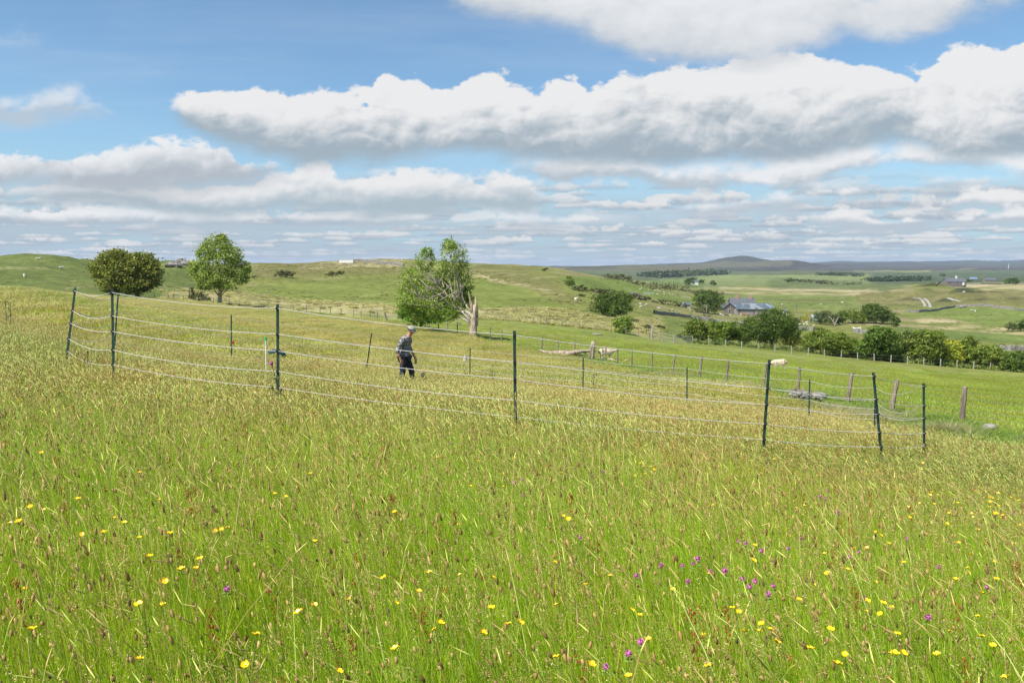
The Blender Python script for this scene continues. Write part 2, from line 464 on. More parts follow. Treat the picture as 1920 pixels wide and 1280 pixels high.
class MB:
    """collects boxes, tubes and blobs; build() links them as one mesh"""
    def __init__(s): s.v, s.f = [], []

    def add(s, v, f):
        n = len(s.v); s.v += [tuple(a) for a in v]; s.f += [tuple(i + n for i in a) for a in f]; return s

    def box(s, x0, x1, y0, y1, z0, z1, M=None):
        v = [Vector((x, y, z)) for z in (z0, z1) for y in (y0, y1) for x in (x0, x1)]
        if M is not None: v = [M @ a for a in v]
        return s.add(v, [(0, 2, 3, 1), (4, 5, 7, 6), (0, 1, 5, 4), (2, 6, 7, 3), (0, 4, 6, 2), (1, 3, 7, 5)])

    def tube(s, pts, rad, n=6, cap=True, rough=0.0):
        rj = random.Random(len(s.v) + 5)
        pts = [Vector(p) for p in pts]
        if not hasattr(rad, '__len__'): rad = [rad] * len(pts)
        od = pts[-1] - pts[0]
        up = Vector((0.13, 0.29, 0.95)).normalized() if abs(od.z) < .75 * od.length else Vector((1, .1, 0)).normalized()
        V_, F_ = [], []
        for i, p in enumerate(pts):
            d = (pts[min(i + 1, len(pts) - 1)] - pts[max(i - 1, 0)]).normalized()
            a = d.cross(up)
            if a.length < .05: a = d.cross(Vector((0, 1, 0.2)))
            a.normalize(); b = d.cross(a)
            for k in range(n):
                t = 2 * math.pi * k / n
                V_.append(p + (a * math.cos(t) + b * math.sin(t)) * rad[i] * (1 + rough * rj.uniform(-1, 1)))
        for i in range(len(pts) - 1):
            for k in range(n):
                F_.append((i * n + k, i * n + (k + 1) % n, (i + 1) * n + (k + 1) % n, (i + 1) * n + k))
        if cap: F_ += [tuple(range(n - 1, -1, -1)), tuple(range((len(pts) - 1) * n, len(pts) * n))]
        return s.add(V_, F_)

    def blob(s, c, r, seed=0, n=7, m=5, rough=0.25, rz=0.0):
        rr = random.Random(seed); V_, F_ = [], []
        c = Vector(c)
        for j in range(m + 1):
            ph = math.pi * j / m
            for i in range(n):
                th = 2 * math.pi * i / n + rz
                k = 1 + rough * (rr.random() - .5) * 2 * (0.3 if j in (0, m) else 1)
                V_.append(c + Vector((r[0] * math.sin(ph) * math.cos(th) * k, r[1] * math.sin(ph) * math.sin(th) * k, r[2] * math.cos(ph) * k)))
        for j in range(m):
            for i in range(n): F_.append((j * n + i, (j + 1) * n + i, (j + 1) * n + (i + 1) % n, j * n + (i + 1) % n))
        return s.add(V_, F_)

    def build(s, name, mat, parent=None, smooth=False, loc=None, rot=None):
        me = bpy.data.meshes.new(name); me.from_pydata(s.v, [], s.f)
        if smooth:
            for p in me.polygons: p.use_smooth = True
        me.update()
        return link(name, me, mat, parent, loc, rot)


# ------------------------------------------------------------------ materials
def newmat(name):
    m = bpy.data.materials.new(name); m.use_nodes = True
    nt = m.node_tree; nt.nodes.clear(); V.nt = nt
    out = nt.nodes.new('ShaderNodeOutputMaterial')
    return m, nt, out


def attr(name, typ='GEOMETRY'):
    n = V.nt.nodes.new('ShaderNodeAttribute'); n.attribute_name = name; n.attribute_type = typ
    return n


def objpos():
    return V.nt.nodes.new('ShaderNodeTexCoord').outputs['Object']


def worldpos():
    return V.nt.nodes.new('ShaderNodeNewGeometry').outputs['Position']


def scalecol(c, f):
    """colour socket or tuple times a factor"""
    n = V.nt.nodes.new('ShaderNodeVectorMath'); n.operation = 'SCALE'
    if isinstance(c, (tuple, list)): n.inputs[0].default_value = c[:3]
    else: V.nt.links.new(c, n.inputs[0])
    V.nt.links.new(f.s, n.inputs['Scale'])
    return n.outputs[0]


def bump(h, strength=0.5, dist=0.02):
    n = V.nt.nodes.new('ShaderNodeBump')
    n.inputs['Strength'].default_value = strength; n.inputs['Distance'].default_value = dist
    V.nt.links.new(h.s, n.inputs['Height'])
    return n.outputs[0]


def principled(out, col, rough=0.8, normal=None, spec=0.3, metal=0.0):
    b = V.nt.nodes.new('ShaderNodeBsdfPrincipled')
    if isinstance(col, (tuple, list)): b.inputs['Base Color'].default_value = (*col[:3], 1)
    else: V.nt.links.new(col, b.inputs['Base Color'])
    if isinstance(rough, V): V.nt.links.new(rough.s, b.inputs['Roughness'])
    else: b.inputs['Roughness'].default_value = rough
    b.inputs['Specular IOR Level'].default_value = spec
    b.inputs['Metallic'].default_value = metal
    if normal is not None: V.nt.links.new(normal, b.inputs['Normal'])
    V.nt.links.new(b.outputs[0], out.inputs['Surface'])
    return b


def plainmat(name, a, b=None, scale=8, rough=0.8, bstr=0.4, bdist=0.01, spec=0.3, detail=5, stretch=(1, 1, 1), metal=0.0):
    m, nt, out = newmat(name)
    mp = nt.nodes.new('ShaderNodeMapping'); mp.inputs['Scale'].default_value = stretch
    nt.links.new(objpos(), mp.inputs['Vector'])
    n = noise(mp.outputs[0], scale, detail, 0.6)
    principled(out, mixcol(sstep(n, 0.35, 0.65), a, b or tuple(x * .6 for x in a)), rough, bump(n, bstr, bdist), spec, metal)
    return m


def foliage_mat(name, trans=0.35, tint=None, inst=False, gloss=0.05):
    m, nt, out = newmat(name)
    ca = attr('Col'); c = ca.outputs['Color']; thin = V(ca.outputs['Alpha'])
    if inst:
        tn = attr('tint', 'INSTANCER').outputs['Color']
        mm = nt.nodes.new('ShaderNodeVectorMath'); mm.operation = 'MULTIPLY'
        nt.links.new(c, mm.inputs[0]); nt.links.new(tn, mm.inputs[1]); c = mm.outputs[0]
    d = nt.nodes.new('ShaderNodeBsdfDiffuse'); t = nt.nodes.new('ShaderNodeBsdfTranslucent')
    nt.links.new(c, d.inputs[0])
    tc_ = nt.nodes.new('ShaderNodeVectorMath'); tc_.operation = 'MULTIPLY'; tc_.inputs[1].default_value = (1.15, 1.2, 0.7)
    nt.links.new(c, tc_.inputs[0]); nt.links.new(tc_.outputs[0], t.inputs[0])
    mx = nt.nodes.new('ShaderNodeMixShader'); nt.links.new((thin * trans).s, mx.inputs[0])
    nt.links.new(d.outputs[0], mx.inputs[1]); nt.links.new(t.outputs[0], mx.inputs[2])
    g = nt.nodes.new('ShaderNodeBsdfGlossy'); g.inputs['Roughness'].default_value = 0.45; g.inputs[0].default_value = (.8, .85, .8, 1)
    m2 = nt.nodes.new('ShaderNodeMixShader'); m2.inputs[0].default_value = gloss
    nt.links.new(mx.outputs[0], m2.inputs[1]); nt.links.new(g.outputs[0], m2.inputs[2])
    nt.links.new(m2.outputs[0], out.inputs['Surface'])
    return m


# ------------------------------------------------------------------ the ground sheet and its fields
NR, NC = 900, 1000
yy = np.concatenate([np.linspace(-60, 1.5, 30)[:-1], np.exp(np.linspace(math.log(1.5), math.log(11900), NR))])
sc_ = np.concatenate([np.linspace(-2.2, -0.74, 40)[:-1], np.linspace(-0.74, 0.74, NC), np.linspace(0.74, 2.2, 40)[1:]])
YY, SS = np.meshgrid(yy, sc_, indexing='ij')
XX = SS * np.sqrt(YY ** 2 + 9 * (YY < 30) * np.clip(1 - YY / 30, 0, 1))
ZZ = ground(XX, YY)
with np.errstate(all='ignore'):
    PX, PY = proj(XX, np.maximum(YY, 0.5), ZZ)
WX = PX + 26 * fbm(PX / 60, PY / 16, 4, 31); WY = PY + 6 * fbm(PX / 45, PY / 9, 4, 37)
nA = fbm(PX / 70, np.log(np.maximum(YY, 1)) * 22, 5, 41); nB = fbm(PX / 9, np.log(np.maximum(YY, 1)) * 90, 4, 43)

MEAD = np.array((0.20, 0.21, 0.055)); PAST = np.array((0.215, 0.24, 0.058)); TAN = np.array((0.44, 0.37, 0.21))
OLIVE = np.array((0.20, 0.19, 0.065)); DARK = np.array((0.055, 0.065, 0.025)); SHADED_MOOR = np.array((0.055, 0.050, 0.042)); LUSH = np.array((0.135, 0.215, 0.035))
gc = np.zeros(XX.shape + (3,)); gc[:] = MEAD
FENCE = [(2300, 15.5), (2060, 18), (1920, 20.5), (1805, 25), (1680, 28.6), (1594, 31.8), (1500, 34.5), (1435, 37), (1365, 39.5), (1315, 42), (1265, 44.5), (1224, 47), (1187, 50), (1160, 52.5), (1136, 55),
         (1112, 58), (1077, 61), (1046, 64), (1017, 67), (980, 69), (942, 71), (920, 73), (887, 75), (857, 76.5), (839, 79), (822, 82), (805, 85.5), (776, 88), (746, 91), (726, 93), (708, 95), (694, 98), (677, 101), (663, 105),
         (600, 114), (490, 130), (401, 138), (389, 139.5), (377, 141), (344, 143), (326, 144), (316, 145), (290, 146), (262, 147), (244, 148), (237, 149), (200, 151), (100, 153), (0, 155), (-300, 158), (-900, 160)]
FXY = np.array([tuple(G(a, b))[:2] for a, b in FENCE])


def inpoly(x, y, poly):
    r = np.zeros(x.shape, bool); n = len(poly); j = n - 1
    for i in range(n):
        xi, yi = poly[i]; xj, yj = poly[j]
        if yi != yj:
            r ^= ((yi > y) != (yj > y)) & (x < (xj - xi) * (y - yi) / (yj - yi) + xi)
        j = i
    return r


MEADOW = [tuple(p) for p in FXY] + [(-400, -80), (60, -80)]
in_mead = inpoly(XX, YY, MEADOW)


def paint(poly, col, ya=20, yb=12000, a=1.0, wob=1.0, nz=None, lo=-0.1, hi=0.1, fe=9.0):
    """colour a field outlined in photo pixels, for ground between the distances ya and yb; its edges blend over fe"""
    P_ = np.array(poly, float)
    ok = (PX > P_[:, 0].min() - 60) & (PX < P_[:, 0].max() + 60) & (PY > P_[:, 1].min() - 12) & (PY < P_[:, 1].max() + 12) & (YY > ya) & (YY < yb) & ~in_mead
    if not ok.any(): return
    x = (PX + (WX - PX) * wob)[ok]; y = (PY + (WY - PY) * wob)[ok]
    m = inpoly(x, y, poly)
    w = m * float(a)
    if P_[:, 0].max() - P_[:, 0].min() < 4000:
        d = np.full(x.shape, 1e9); Q = P_ * (1, 3)
        for (x0, y0), (x1, y1) in zip(Q, np.roll(Q, -1, 0)):
            L = (x1 - x0) ** 2 + (y1 - y0) ** 2 + 1e-6
            t = np.clip(((x - x0) * (x1 - x0) + (3 * y - y0) * (y1 - y0)) / L, 0, 1)
            d = np.minimum(d, np.hypot(x - x0 - t * (x1 - x0), 3 * y - y0 - t * (y1 - y0)))
        w = w * np.clip(d / fe, 0, 1)
    if nz is not None: w = w * np.clip((nz[ok] - lo) / (hi - lo), 0, 1)
    w = w[..., None]
    gc[ok] = gc[ok] * (1 - w) + np.array(col) * w


BIG = [(-3000, 300), (5000, 300), (5000, 1300), (-3000, 1300)]
paint(BIG, PAST, 20)
paint(BIG, OLIVE, 300, 12000, 0.7, nz=nA, lo=-.05, hi=.15)
paint(BIG, TAN * .75, 300, 1050, 0.6, nz=nA, lo=.0, hi=.13)
paint(BIG, DARK * 2.2, 260, 1050, 0.5, nz=nB - nA * .6, lo=.12, hi=.24)
# distances: moor and far fields
paint(BIG, (0.10, 0.125, 0.06), 1100, 3200)
paint(BIG, SHADED_MOOR, 3000)  # dark heather brown, with cloud shade on the mountain worked into the colour
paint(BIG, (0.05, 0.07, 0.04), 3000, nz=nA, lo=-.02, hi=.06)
paint([(900, 480), (1500, 480), (1480, 500), (1330, 505), (1250, 525), (1050, 525)], (0.12, 0.115, 0.065), 2500, 4500, 0.9)
paint([(1060, 480), (1180, 480), (1150, 505), (1060, 508)], (0.07, 0.075, 0.05), 2500, 5000, 0.8)
paint([(1300, 514), (1640, 512), (1640, 537), (1560, 536), (1420, 538), (1300, 541)], (0.19, 0.23, 0.08), 700, 2600)
paint([(1160, 524), (1330, 522), (1330, 545), (1260, 538)], (0.16, 0.22, 0.065), 700, 2600)
paint([(1440, 518), (1700, 530), (1700, 548), (1440, 546)], (0.13, 0.17, 0.06), 700, 2600, 0.8)
paint([(1490, 498), (1960, 496), (1960, 512), (1490, 511)], (0.075, 0.07, 0.06), 3000, 9000, 0.8)
paint([(1600, 506), (1750, 506), (1750, 511), (1600, 510)], (0.28, 0.30, 0.12), 2000, 4500)
paint([(1805, 503), (1835, 503), (1835, 506), (1805, 506)], (0.4, 0.38, 0.2), 2000, 6500)
paint([(1640, 511), (1960, 508), (1960, 530), (1640, 530)], (0.065, 0.10, 0.05), 1100, 4500, 0.75)
# left hills
paint([(-900, 470), (330, 470), (400, 565), (-900, 565)], (0.135, 0.175, 0.042), 150, 480)
paint([(500, 480), (760, 480), (760, 516), (640, 514), (560, 520), (470, 520)], OLIVE, 280, 700)
paint([(640, 484), (760, 484), (760, 503), (560, 505), (560, 498)], TAN, 300, 700, 0.75, nz=nB, lo=-.2, hi=.1)
paint([(440, 552), (520, 528), (640, 520), (770, 522), (900, 520), (1040, 560), (1110, 600), (1000, 588), (760, 572), (560, 562)], (0.19, 0.23, 0.05), 160, 420)
paint([(300, 548), (420, 540), (480, 550), (560, 562), (700, 567), (760, 575), (760, 600), (640, 596), (480, 580), (300, 566)], TAN, 100, 260, 0.75, nz=nA, lo=-.15, hi=.05)
paint([(540, 566), (640, 563), (740, 570), (760, 580), (640, 590), (560, 584)], TAN * 1.1, 110, 260, 0.8, nz=nB, lo=-.3, hi=.1)
paint([(880, 582), (960, 578), (1050, 580), (1110, 590), (1150, 600), (1160, 622), (1080, 612), (960, 602), (880, 596)], TAN, 100, 260, 0.8, nz=nA, lo=-.12, hi=.08)
paint([(1040, 585), (1140, 598), (1150, 625), (1060, 606)], LUSH, 100, 260, 0.6, nz=nB, lo=-.05, hi=.05)
paint([(880, 490), (1000, 498), (1040, 530), (1100, 570), (1060, 572), (980, 540), (880, 520)], OLIVE, 220, 520, 0.7)
paint([(880, 515), (920, 517), (1000, 534), (1060, 552), (1060, 558), (980, 540), (880, 521)], TAN, 220, 520, 0.8, nz=nB, lo=-.2, hi=.1)
for (x, y, w) in ((30, 503, 60), (180, 538, 60), (130, 527, 22), (270, 500, 50), (330, 540, 30), (470, 505, 40), (930, 515, 60), (1040, 520, 40), (460, 535, 30), (830, 500, 60)):
    paint([(x - w, y - 3), (x + w, y - 4), (x + w, y + 2), (x - w, y + 4)], TAN, 140, 700, 0.55, nz=nB, lo=-.15, hi=.1)
# the middle ground: sheep slopes, heath, rushes
paint([(1040, 515), (1180, 520), (1300, 545), (1330, 560), (1290, 572), (1160, 552), (1070, 545)], (0.175, 0.235, 0.05), 250, 560)
paint([(1130, 516), (1240, 527), (1330, 545), (1400, 552), (1400, 558), (1320, 556), (1220, 536), (1130, 524)], DARK, 380, 800, 0.9, nz=nB, lo=-.25, hi=.0)
paint([(1350, 534), (1700, 545), (1700, 556), (1340, 552)], TAN * 1.1, 480, 1100, 0.8, nz=nA, lo=-.15, hi=.05)
paint([(1330, 552), (1500, 550), (1600, 556), (1690, 578), (1560, 585), (1400, 575), (1330, 570)], (0.165, 0.215, 0.052), 350, 720, 0.9)
paint([(1420, 559), (1500, 557), (1600, 562), (1600, 566), (1480, 568)], OLIVE * .7, 350, 720, 0.6)
paint([(1170, 600), (1240, 585), (1240, 640), (1190, 634)], TAN, 120, 340, 0.7, nz=nB, lo=-.2, hi=.1)
paint([(1235, 592), (1480, 606), (1480, 640), (1250, 640)], (0.16, 0.21, 0.05), 120, 400, 0.8)
paint([(1490, 600), (1660, 600), (1660, 612), (1490, 610)], TAN * .8, 200, 420, 0.6, nz=nA, lo=-.15, hi=.1)
paint([(1600, 545), (1980, 540), (1980, 575), (1600, 575)], OLIVE * .95, 420, 900, 0.8)
paint([(1755, 528), (1980, 530), (1980, 548), (1850, 545), (1770, 536)], TAN * 1.2, 480, 1000, 0.8, nz=nA, lo=-.2, hi=.05)
paint([(1520, 543), (1640, 540), (1650, 548), (1540, 549)], TAN * 1.1, 500, 1000, 0.9, nz=nB, lo=-.3, hi=.1)
for (x, y, w, h) in ((1750, 532, 42, 5), (1815, 544, 45, 8), (1700, 560, 32, 4), (1768, 562, 30, 5), (1663, 545, 18, 3), (1640, 536, 30, 3), (1735, 541, 14, 3), (1860, 547, 40, 3), (1900, 560, 25, 4), (1840, 562, 60, 3)):
    paint([(x - w, y + h), (x - w * .5, y - h * .6), (x, y - h), (x + w * .6, y - h * .3), (x + w, y + h)], DARK * .9, 380, 1000, 0.95, nz=nB, lo=-.35, hi=-.05)
paint([(1690, 584), (1760, 574), (1920, 578), (1980, 582), (1980, 622), (1860, 612), (1760, 596), (1690, 590)], (0.18, 0.235, 0.05), 220, 520)
paint([(1720, 592), (1770, 594), (1860, 612), (1980, 618), (1980, 632), (1850, 626), (1720, 612)], TAN * 1.15, 180, 400, 0.8, nz=nA, lo=-.15, hi=.08)
paint([(1670, 612), (1980, 632), (1980, 648), (1670, 632)], (0.13, 0.19, 0.045), 150, 400, 0.8)
# the grazed field by the fence, with a ranker strip under the far fence
paint([(980, 610), (1150, 620), (1290, 640), (1500, 655), (1700, 672), (1980, 696), (1980, 704), (1700, 680), (1500, 662), (1290, 647), (1150, 630), (980, 618)], LUSH, 60, 200, 0.6, nz=nB, lo=-.2, hi=.1)
paint(BIG, (0.23, 0.275, 0.06), 20, 125, 0.5, nz=nA, lo=-.1, hi=.15)
# lusher strip along the meadow's own fence, on the meadow's side
dF = np.full(XX.shape, 1e9)
for (x0, y0), (x1, y1) in zip(FXY[:-1], FXY[1:]):
    t = np.clip(((XX - x0) * (x1 - x0) + (YY - y0) * (y1 - y0)) / ((x1 - x0) ** 2 + (y1 - y0) ** 2), 0, 1)
    dF = np.minimum(dF, np.hypot(XX - x0 - t * (x1 - x0), YY - y0 - t * (y1 - y0)))
w = (np.clip(1.4 - dF / (3.6 + 3 * nA), 0, 1) * (in_mead | (dF < 1.0)))[..., None] * (YY < 100)[..., None]
gc = gc * (1 - w) + LUSH * w
gc *= (0.70 * (1 + 0.5 * nB + 0.35 * nA))[..., None]
gc *= (1 - .12 * np.clip((YY - 110) / 60, 0, 1) * (YY < 1500))[..., None]
gc = np.clip(gc, 0.01, 0.8)
nr, nc = XX.shape
idx = np.arange(nr * nc).reshape(nr, nc)
quads = np.stack([idx[:-1, :-1], idx[:-1, 1:], idx[1:, 1:], idx[1:, :-1]], -1).reshape(-1, 4)
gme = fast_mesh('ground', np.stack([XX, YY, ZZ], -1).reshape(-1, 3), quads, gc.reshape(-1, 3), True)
m, nt, out = newmat('turf')
wp = worldpos()
n1, n2, n3 = noise(wp, 3.0, 5, .6), noise(wp, 0.35, 4, .6), noise(wp, 0.04, 4, .6)
n4 = noise(wp, 14.0, 3, .6)
n5 = noise(wp, 1.1, 4, .65)
fac = (-0.22 + 0.60 * n1 + 0.80 * n2 + 0.75 * n3 + 0.6 * n5).max(0.2)
c = scalecol(attr('Col').outputs['Color'], fac)
c = mixcol(sstep(n2 + (n5 - 0.5) * 0.8 + (n3 - 0.5) * 0.6, 0.50, 0.78) * 0.40, c, (0.25, 0.23, 0.085))
principled(out, c, 0.95, bump(n1 + n4 * 0.4, 0.9, 0.12), 0.1)
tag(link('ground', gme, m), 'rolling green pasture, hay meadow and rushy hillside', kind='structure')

# ------------------------------------------------------------------ grass: tufts scattered by geometry nodes
def blades(r, n, half, h0, h1, w, lean, cols, disc=False, curve=1.8):
    """n grass blades on a square patch -> verts, quads, colours"""
    x, y = r.uniform(-half, half, n), r.uniform(-half, half, n)
    if disc: x, y = r.normal(0, half * .45, n), r.normal(0, half * .45, n)
    h = r.uniform(h0, h1, n); yaw = r.uniform(0, math.pi, n)
    la = r.normal(math.pi, 1.1, n)                       # the wind pushes them towards -X
    lm = np.abs(r.normal(lean, lean * .5, n)) * h
    if disc: la = np.arctan2(y, x); lm = lm + np.hypot(x, y) * .8
    ts = np.array([0, .38, .72, 1.0])
    V_ = np.zeros((n, 4, 2, 3))
    for k, t in enumerate(ts):
        cx = x + np.cos(la) * lm * t ** curve; cy = y + np.sin(la) * lm * t ** curve
        cz = h * t * (1 - 0.12 * t * np.minimum(lm / h, 1)) - 0.03 * (k == 0)
        ww = w * (1 - t ** 2.2) * .5 * r.uniform(.7, 1.2, n) + w * 0.06
        for s_, sg in enumerate((-1, 1)):
            V_[:, k, s_, 0] = cx + sg * ww * np.cos(yaw); V_[:, k, s_, 1] = cy + sg * ww * np.sin(yaw); V_[:, k, s_, 2] = cz
    base = np.arange(n)[:, None] * 8
    q = np.concatenate([base + np.array([[2 * k, 2 * k + 1, 2 * k + 3, 2 * k + 2]]) for k in range(3)], 0)
    c = np.array(cols)[r.randint(0, len(cols), n)] * r.uniform(.75, 1.25, n)[:, None]
    return V_.reshape(-1, 3), q, np.repeat(np.concatenate([c, np.ones((n, 1))], 1), 8, 0)


def spindle(p, d, L, rad, cols, r, prof=(.15, 1, .75, .1)):
    """n small four-sided heads from points p along directions d"""
    n = len(p); a = np.cross(d, np.array([[0.3, 1, .1]])); a /= np.linalg.norm(a, axis=1)[:, None]; b = np.cross(d, a)
    V_ = np.zeros((n, 4, 4, 3))
    for k, (t, pr) in enumerate(zip((0, .3, .7, 1), prof)):
        for j in range(4):
            th = math.pi / 2 * j
            V_[:, k, j] = p + d * (L * t)[:, None] + (a * math.cos(th) + b * math.sin(th)) * (rad * pr)[:, None]
    base = np.arange(n)[:, None] * 16
    q = np.concatenate([base + np.array([[4 * k + j, 4 * k + (j + 1) % 4, 4 * k + 4 + (j + 1) % 4, 4 * k + 4 + j]]) for k in range(3) for j in range(4)], 0)
    return V_.reshape(-1, 3), q, np.repeat(np.concatenate([cols, np.zeros((n, 1))], 1), 16, 0)


def stems(r, n, half, h0, h1, w, lean, scol, L, rad, hcols, prof=(.15, 1, .75, .1), nod=0.5, disc=False):
    """stems that carry a head at the tip"""
    x, y = r.uniform(-half, half, n), r.uniform(-half, half, n)
    h = r.uniform(h0, h1, n); la = r.normal(math.pi, 0.9, n); lm = np.abs(r.normal(lean, lean * .5, n)) * h
    yaw = r.uniform(0, math.pi, n)
    V_ = np.zeros((n, 4, 2, 3)); C_ = []
    for k, t in enumerate((0, .4, .75, 1.0)):
        c = np.stack([x + np.cos(la) * lm * t ** 1.7, y + np.sin(la) * lm * t ** 1.7, h * t - .03 * (k == 0)], 1); C_.append(c)
        for s_, sg in enumerate((-1, 1)):
            V_[:, k, s_] = c + np.stack([sg * w * .5 * np.cos(yaw), sg * w * .5 * np.sin(yaw), 0 * yaw], 1)
    base = np.arange(n)[:, None] * 8
    q = np.concatenate([base + np.array([[2 * k, 2 * k + 1, 2 * k + 3, 2 * k + 2]]) for k in range(3)], 0)
    sc2 = np.array(scol)[r.randint(0, len(scol), n)] * r.uniform(.8, 1.2, n)[:, None]
    d = C_[3] - C_[2]; d /= np.linalg.norm(d, axis=1)[:, None]
    d = d + np.stack([np.cos(la) * nod * r.uniform(0, 1, n), np.sin(la) * nod * r.uniform(0, 1, n), -.1 * nod * r.uniform(0, 1, n)], 1)
    d /= np.linalg.norm(d, axis=1)[:, None]
    hc = np.array(hcols)[r.randint(0, len(hcols), n)] * r.uniform(.75, 1.2, n)[:, None]
    v2, q2, c2 = spindle(C_[3], d, r.uniform(*L, n), r.uniform(*rad, n), hc, r, prof)
    return join((V_.reshape(-1, 3), q, np.repeat(np.concatenate([sc2, np.full((n, 1), .5)], 1), 8, 0)), (v2, q2, c2))


def sorrel(r, n, half, h0, h1):
    out = []
    for i in range(n):
        x, y = r.uniform(-half, half, 2); h = r.uniform(h0, h1); lx, ly = r.normal(-.12, .08), r.normal(0, .06)
        k = r.randint(26, 46); t = r.uniform(.55, 1, k)
        p = np.stack([x + lx * h * t ** 1.7 + r.normal(0, .009, k), y + ly * h * t ** 1.7 + r.normal(0, .009, k), h * t], 1)
        c = np.array([(.36, .085, .035), (.42, .14, .06), (.30, .06, .03)])[r.randint(0, 3)] * r.uniform(.8, 1.3, k)[:, None]
        out.append(spindle(p, np.tile([[0., 0, 1]], (k, 1)), np.full(k, .013), np.full(k, .0028), c, r))
    return join(*out)


def flecks(r, n, half, h0, h1, m, w, sz, cols, lean=.3, span=.22, up=0.0):
    """loose airy flower heads: m small flakes along the top of each of n unseen-thin stems"""
    x, y = r.uniform(-half, half, n), r.uniform(-half, half, n); h = r.uniform(h0, h1, n); la = r.normal(math.pi, .8, n); lm = np.abs(r.normal(lean, lean * .4, n)) * h
    k = np.repeat(np.arange(n), m); t = r.uniform(1 - span, 1.02, n * m); N = n * m
    p = np.stack([x[k] + np.cos(la[k]) * lm[k] * t ** 1.7, y[k] + np.sin(la[k]) * lm[k] * t ** 1.7, h[k] * t], 1) + r.normal(0, 1, (N, 3)) * (w, w, w * .6)
    d = r.normal(0, 1, (N, 3)) + (-.3, 0, .9); d /= np.linalg.norm(d, axis=1)[:, None]
    a = np.cross(d, r.normal(0, 1, (N, 3))); a /= np.linalg.norm(a, axis=1)[:, None]
    L = sz * r.uniform(.7, 1.4, N)[:, None]
    V_ = np.stack([p - d * L, p - a * L * .36, p + d * L, p + a * L * .36], 1).reshape(-1, 3)
    c = np.array(cols)[r.randint(0, len(cols), n)][k] * r.uniform(.75, 1.25, N)[:, None]
    return V_, np.arange(N * 4).reshape(-1, 4), np.repeat(np.concatenate([c, np.full((N, 1), .7)], 1), 4, 0)


def join(*parts):
    v, q, c, n = [], [], [], 0
    for a in parts:
        v.append(a[0]); q.append(a[1] + n); c.append(a[2]); n += len(a[0])
    return np.concatenate(v), np.concatenate(q), np.concatenate(c)


GREENS = [(.34, .47, .028), (.42, .52, .035), (.26, .42, .028), (.47, .52, .055), (.50, .50, .12), (.37, .49, .03)]
HEADS_N = [(.48, .42, .17), (.42, .30, .15), (.44, .45, .14), (.38, .26, .14), (.40, .42, .12)]
DRYS = [(.54, .50, .18), (.48, .46, .14), (.44, .48, .10)]
STALK = [(.34, .38, .12), (.40, .36, .16), (.28, .36, .08), (.42, .27, .14)]
HEADS = [(.50, .49, .22), (.56, .55, .27), (.48, .37, .20), (.45, .51, .17), (.52, .53, .21), (.40, .30, .17), (.52, .50, .25), (.48, .53, .19), (.46, .50, .17)]
BENT = [(.46, .27, .17), (.52, .36, .22), (.42, .22, .14), (.56, .44, .26), (.50, .42, .20), (.40, .24, .17)]
PLANT = [(.36, .22, .11), (.44, .29, .16), (.26, .155, .08)]
SEDGE = [(.16, .12, .06), (.09, .07, .05)]
grass_mat = foliage_mat('grass_blades', 0.5, inst=True, gloss=0.03)


def patchset(name, variants):
    c = bpy.data.collections.new(name)
    for i, (v, q, cc) in enumerate(variants):
        me = fast_mesh('%s_tuft' % name, v, q, cc); me.materials.append(grass_mat)
        c.objects.link(bpy.data.objects.new('%s_tuft.%03d' % (name, i), me))
    return c


def scatter(name, colln, pts, scl, tint, label):
    """one object: points on the ground, each carrying a tuft picked from a collection"""
    n = len(pts)
    me = bpy.data.meshes.new(name); me.vertices.add(n); me.vertices.foreach_set('co', np.asarray(pts, np.float32).ravel())
    k = len(colln.objects)
    a = me.attributes.new('pick', 'INT', 'POINT'); a.data.foreach_set('value', rng.randint(0, k, n).astype(np.int32))
    a = me.attributes.new('turn', 'FLOAT', 'POINT'); a.data.foreach_set('value', rng.uniform(-0.5, 0.5, n).astype(np.float32))
    a = me.attributes.new('size', 'FLOAT_VECTOR', 'POINT'); a.data.foreach_set('vector', np.asarray(scl, np.float32).ravel())
    a = me.attributes.new('tint', 'FLOAT_COLOR', 'POINT'); t = np.ones((n, 4), np.float32); t[:, :3] = tint; a.data.foreach_set('color', t.ravel())
    o = link(name, me)
    ng = bpy.data.node_groups.new(name + '_scatter', 'GeometryNodeTree')
    ng.interface.new_socket('Geometry', in_out='INPUT', socket_type='NodeSocketGeometry')
    ng.interface.new_socket('Geometry', in_out='OUTPUT', socket_type='NodeSocketGeometry')
    N, L = ng.nodes, ng.links
    gi, go = N.new('NodeGroupInput'), N.new('NodeGroupOutput')
    ip = N.new('GeometryNodeInstanceOnPoints'); ci = N.new('GeometryNodeCollectionInfo')
    ci.inputs['Collection'].default_value = colln; ci.inputs['Separate Children'].default_value = True; ci.inputs['Reset Children'].default_value = True

    def named(nm, typ):
        a = N.new('GeometryNodeInputNamedAttribute'); a.data_type = typ; a.inputs['Name'].default_value = nm
        return a.outputs['Attribute']
    L.new(gi.outputs[0], ip.inputs['Points']); L.new(ci.outputs[0], ip.inputs['Instance'])
    ip.inputs['Pick Instance'].default_value = True
    L.new(named('pick', 'INT'), ip.inputs['Instance Index'])
    cx = N.new('ShaderNodeCombineXYZ'); L.new(named('turn', 'FLOAT'), cx.inputs[2])
    L.new(cx.outputs[0], ip.inputs['Rotation']); L.new(named('size', 'FLOAT_VECTOR'), ip.inputs['Scale'])
    L.new(ip.outputs[0], go.inputs[0])
    md = o.modifiers.new('scatter', 'NODES'); md.node_group = ng
    me.materials.append(grass_mat)
    return tag(o, label, kind='stuff')


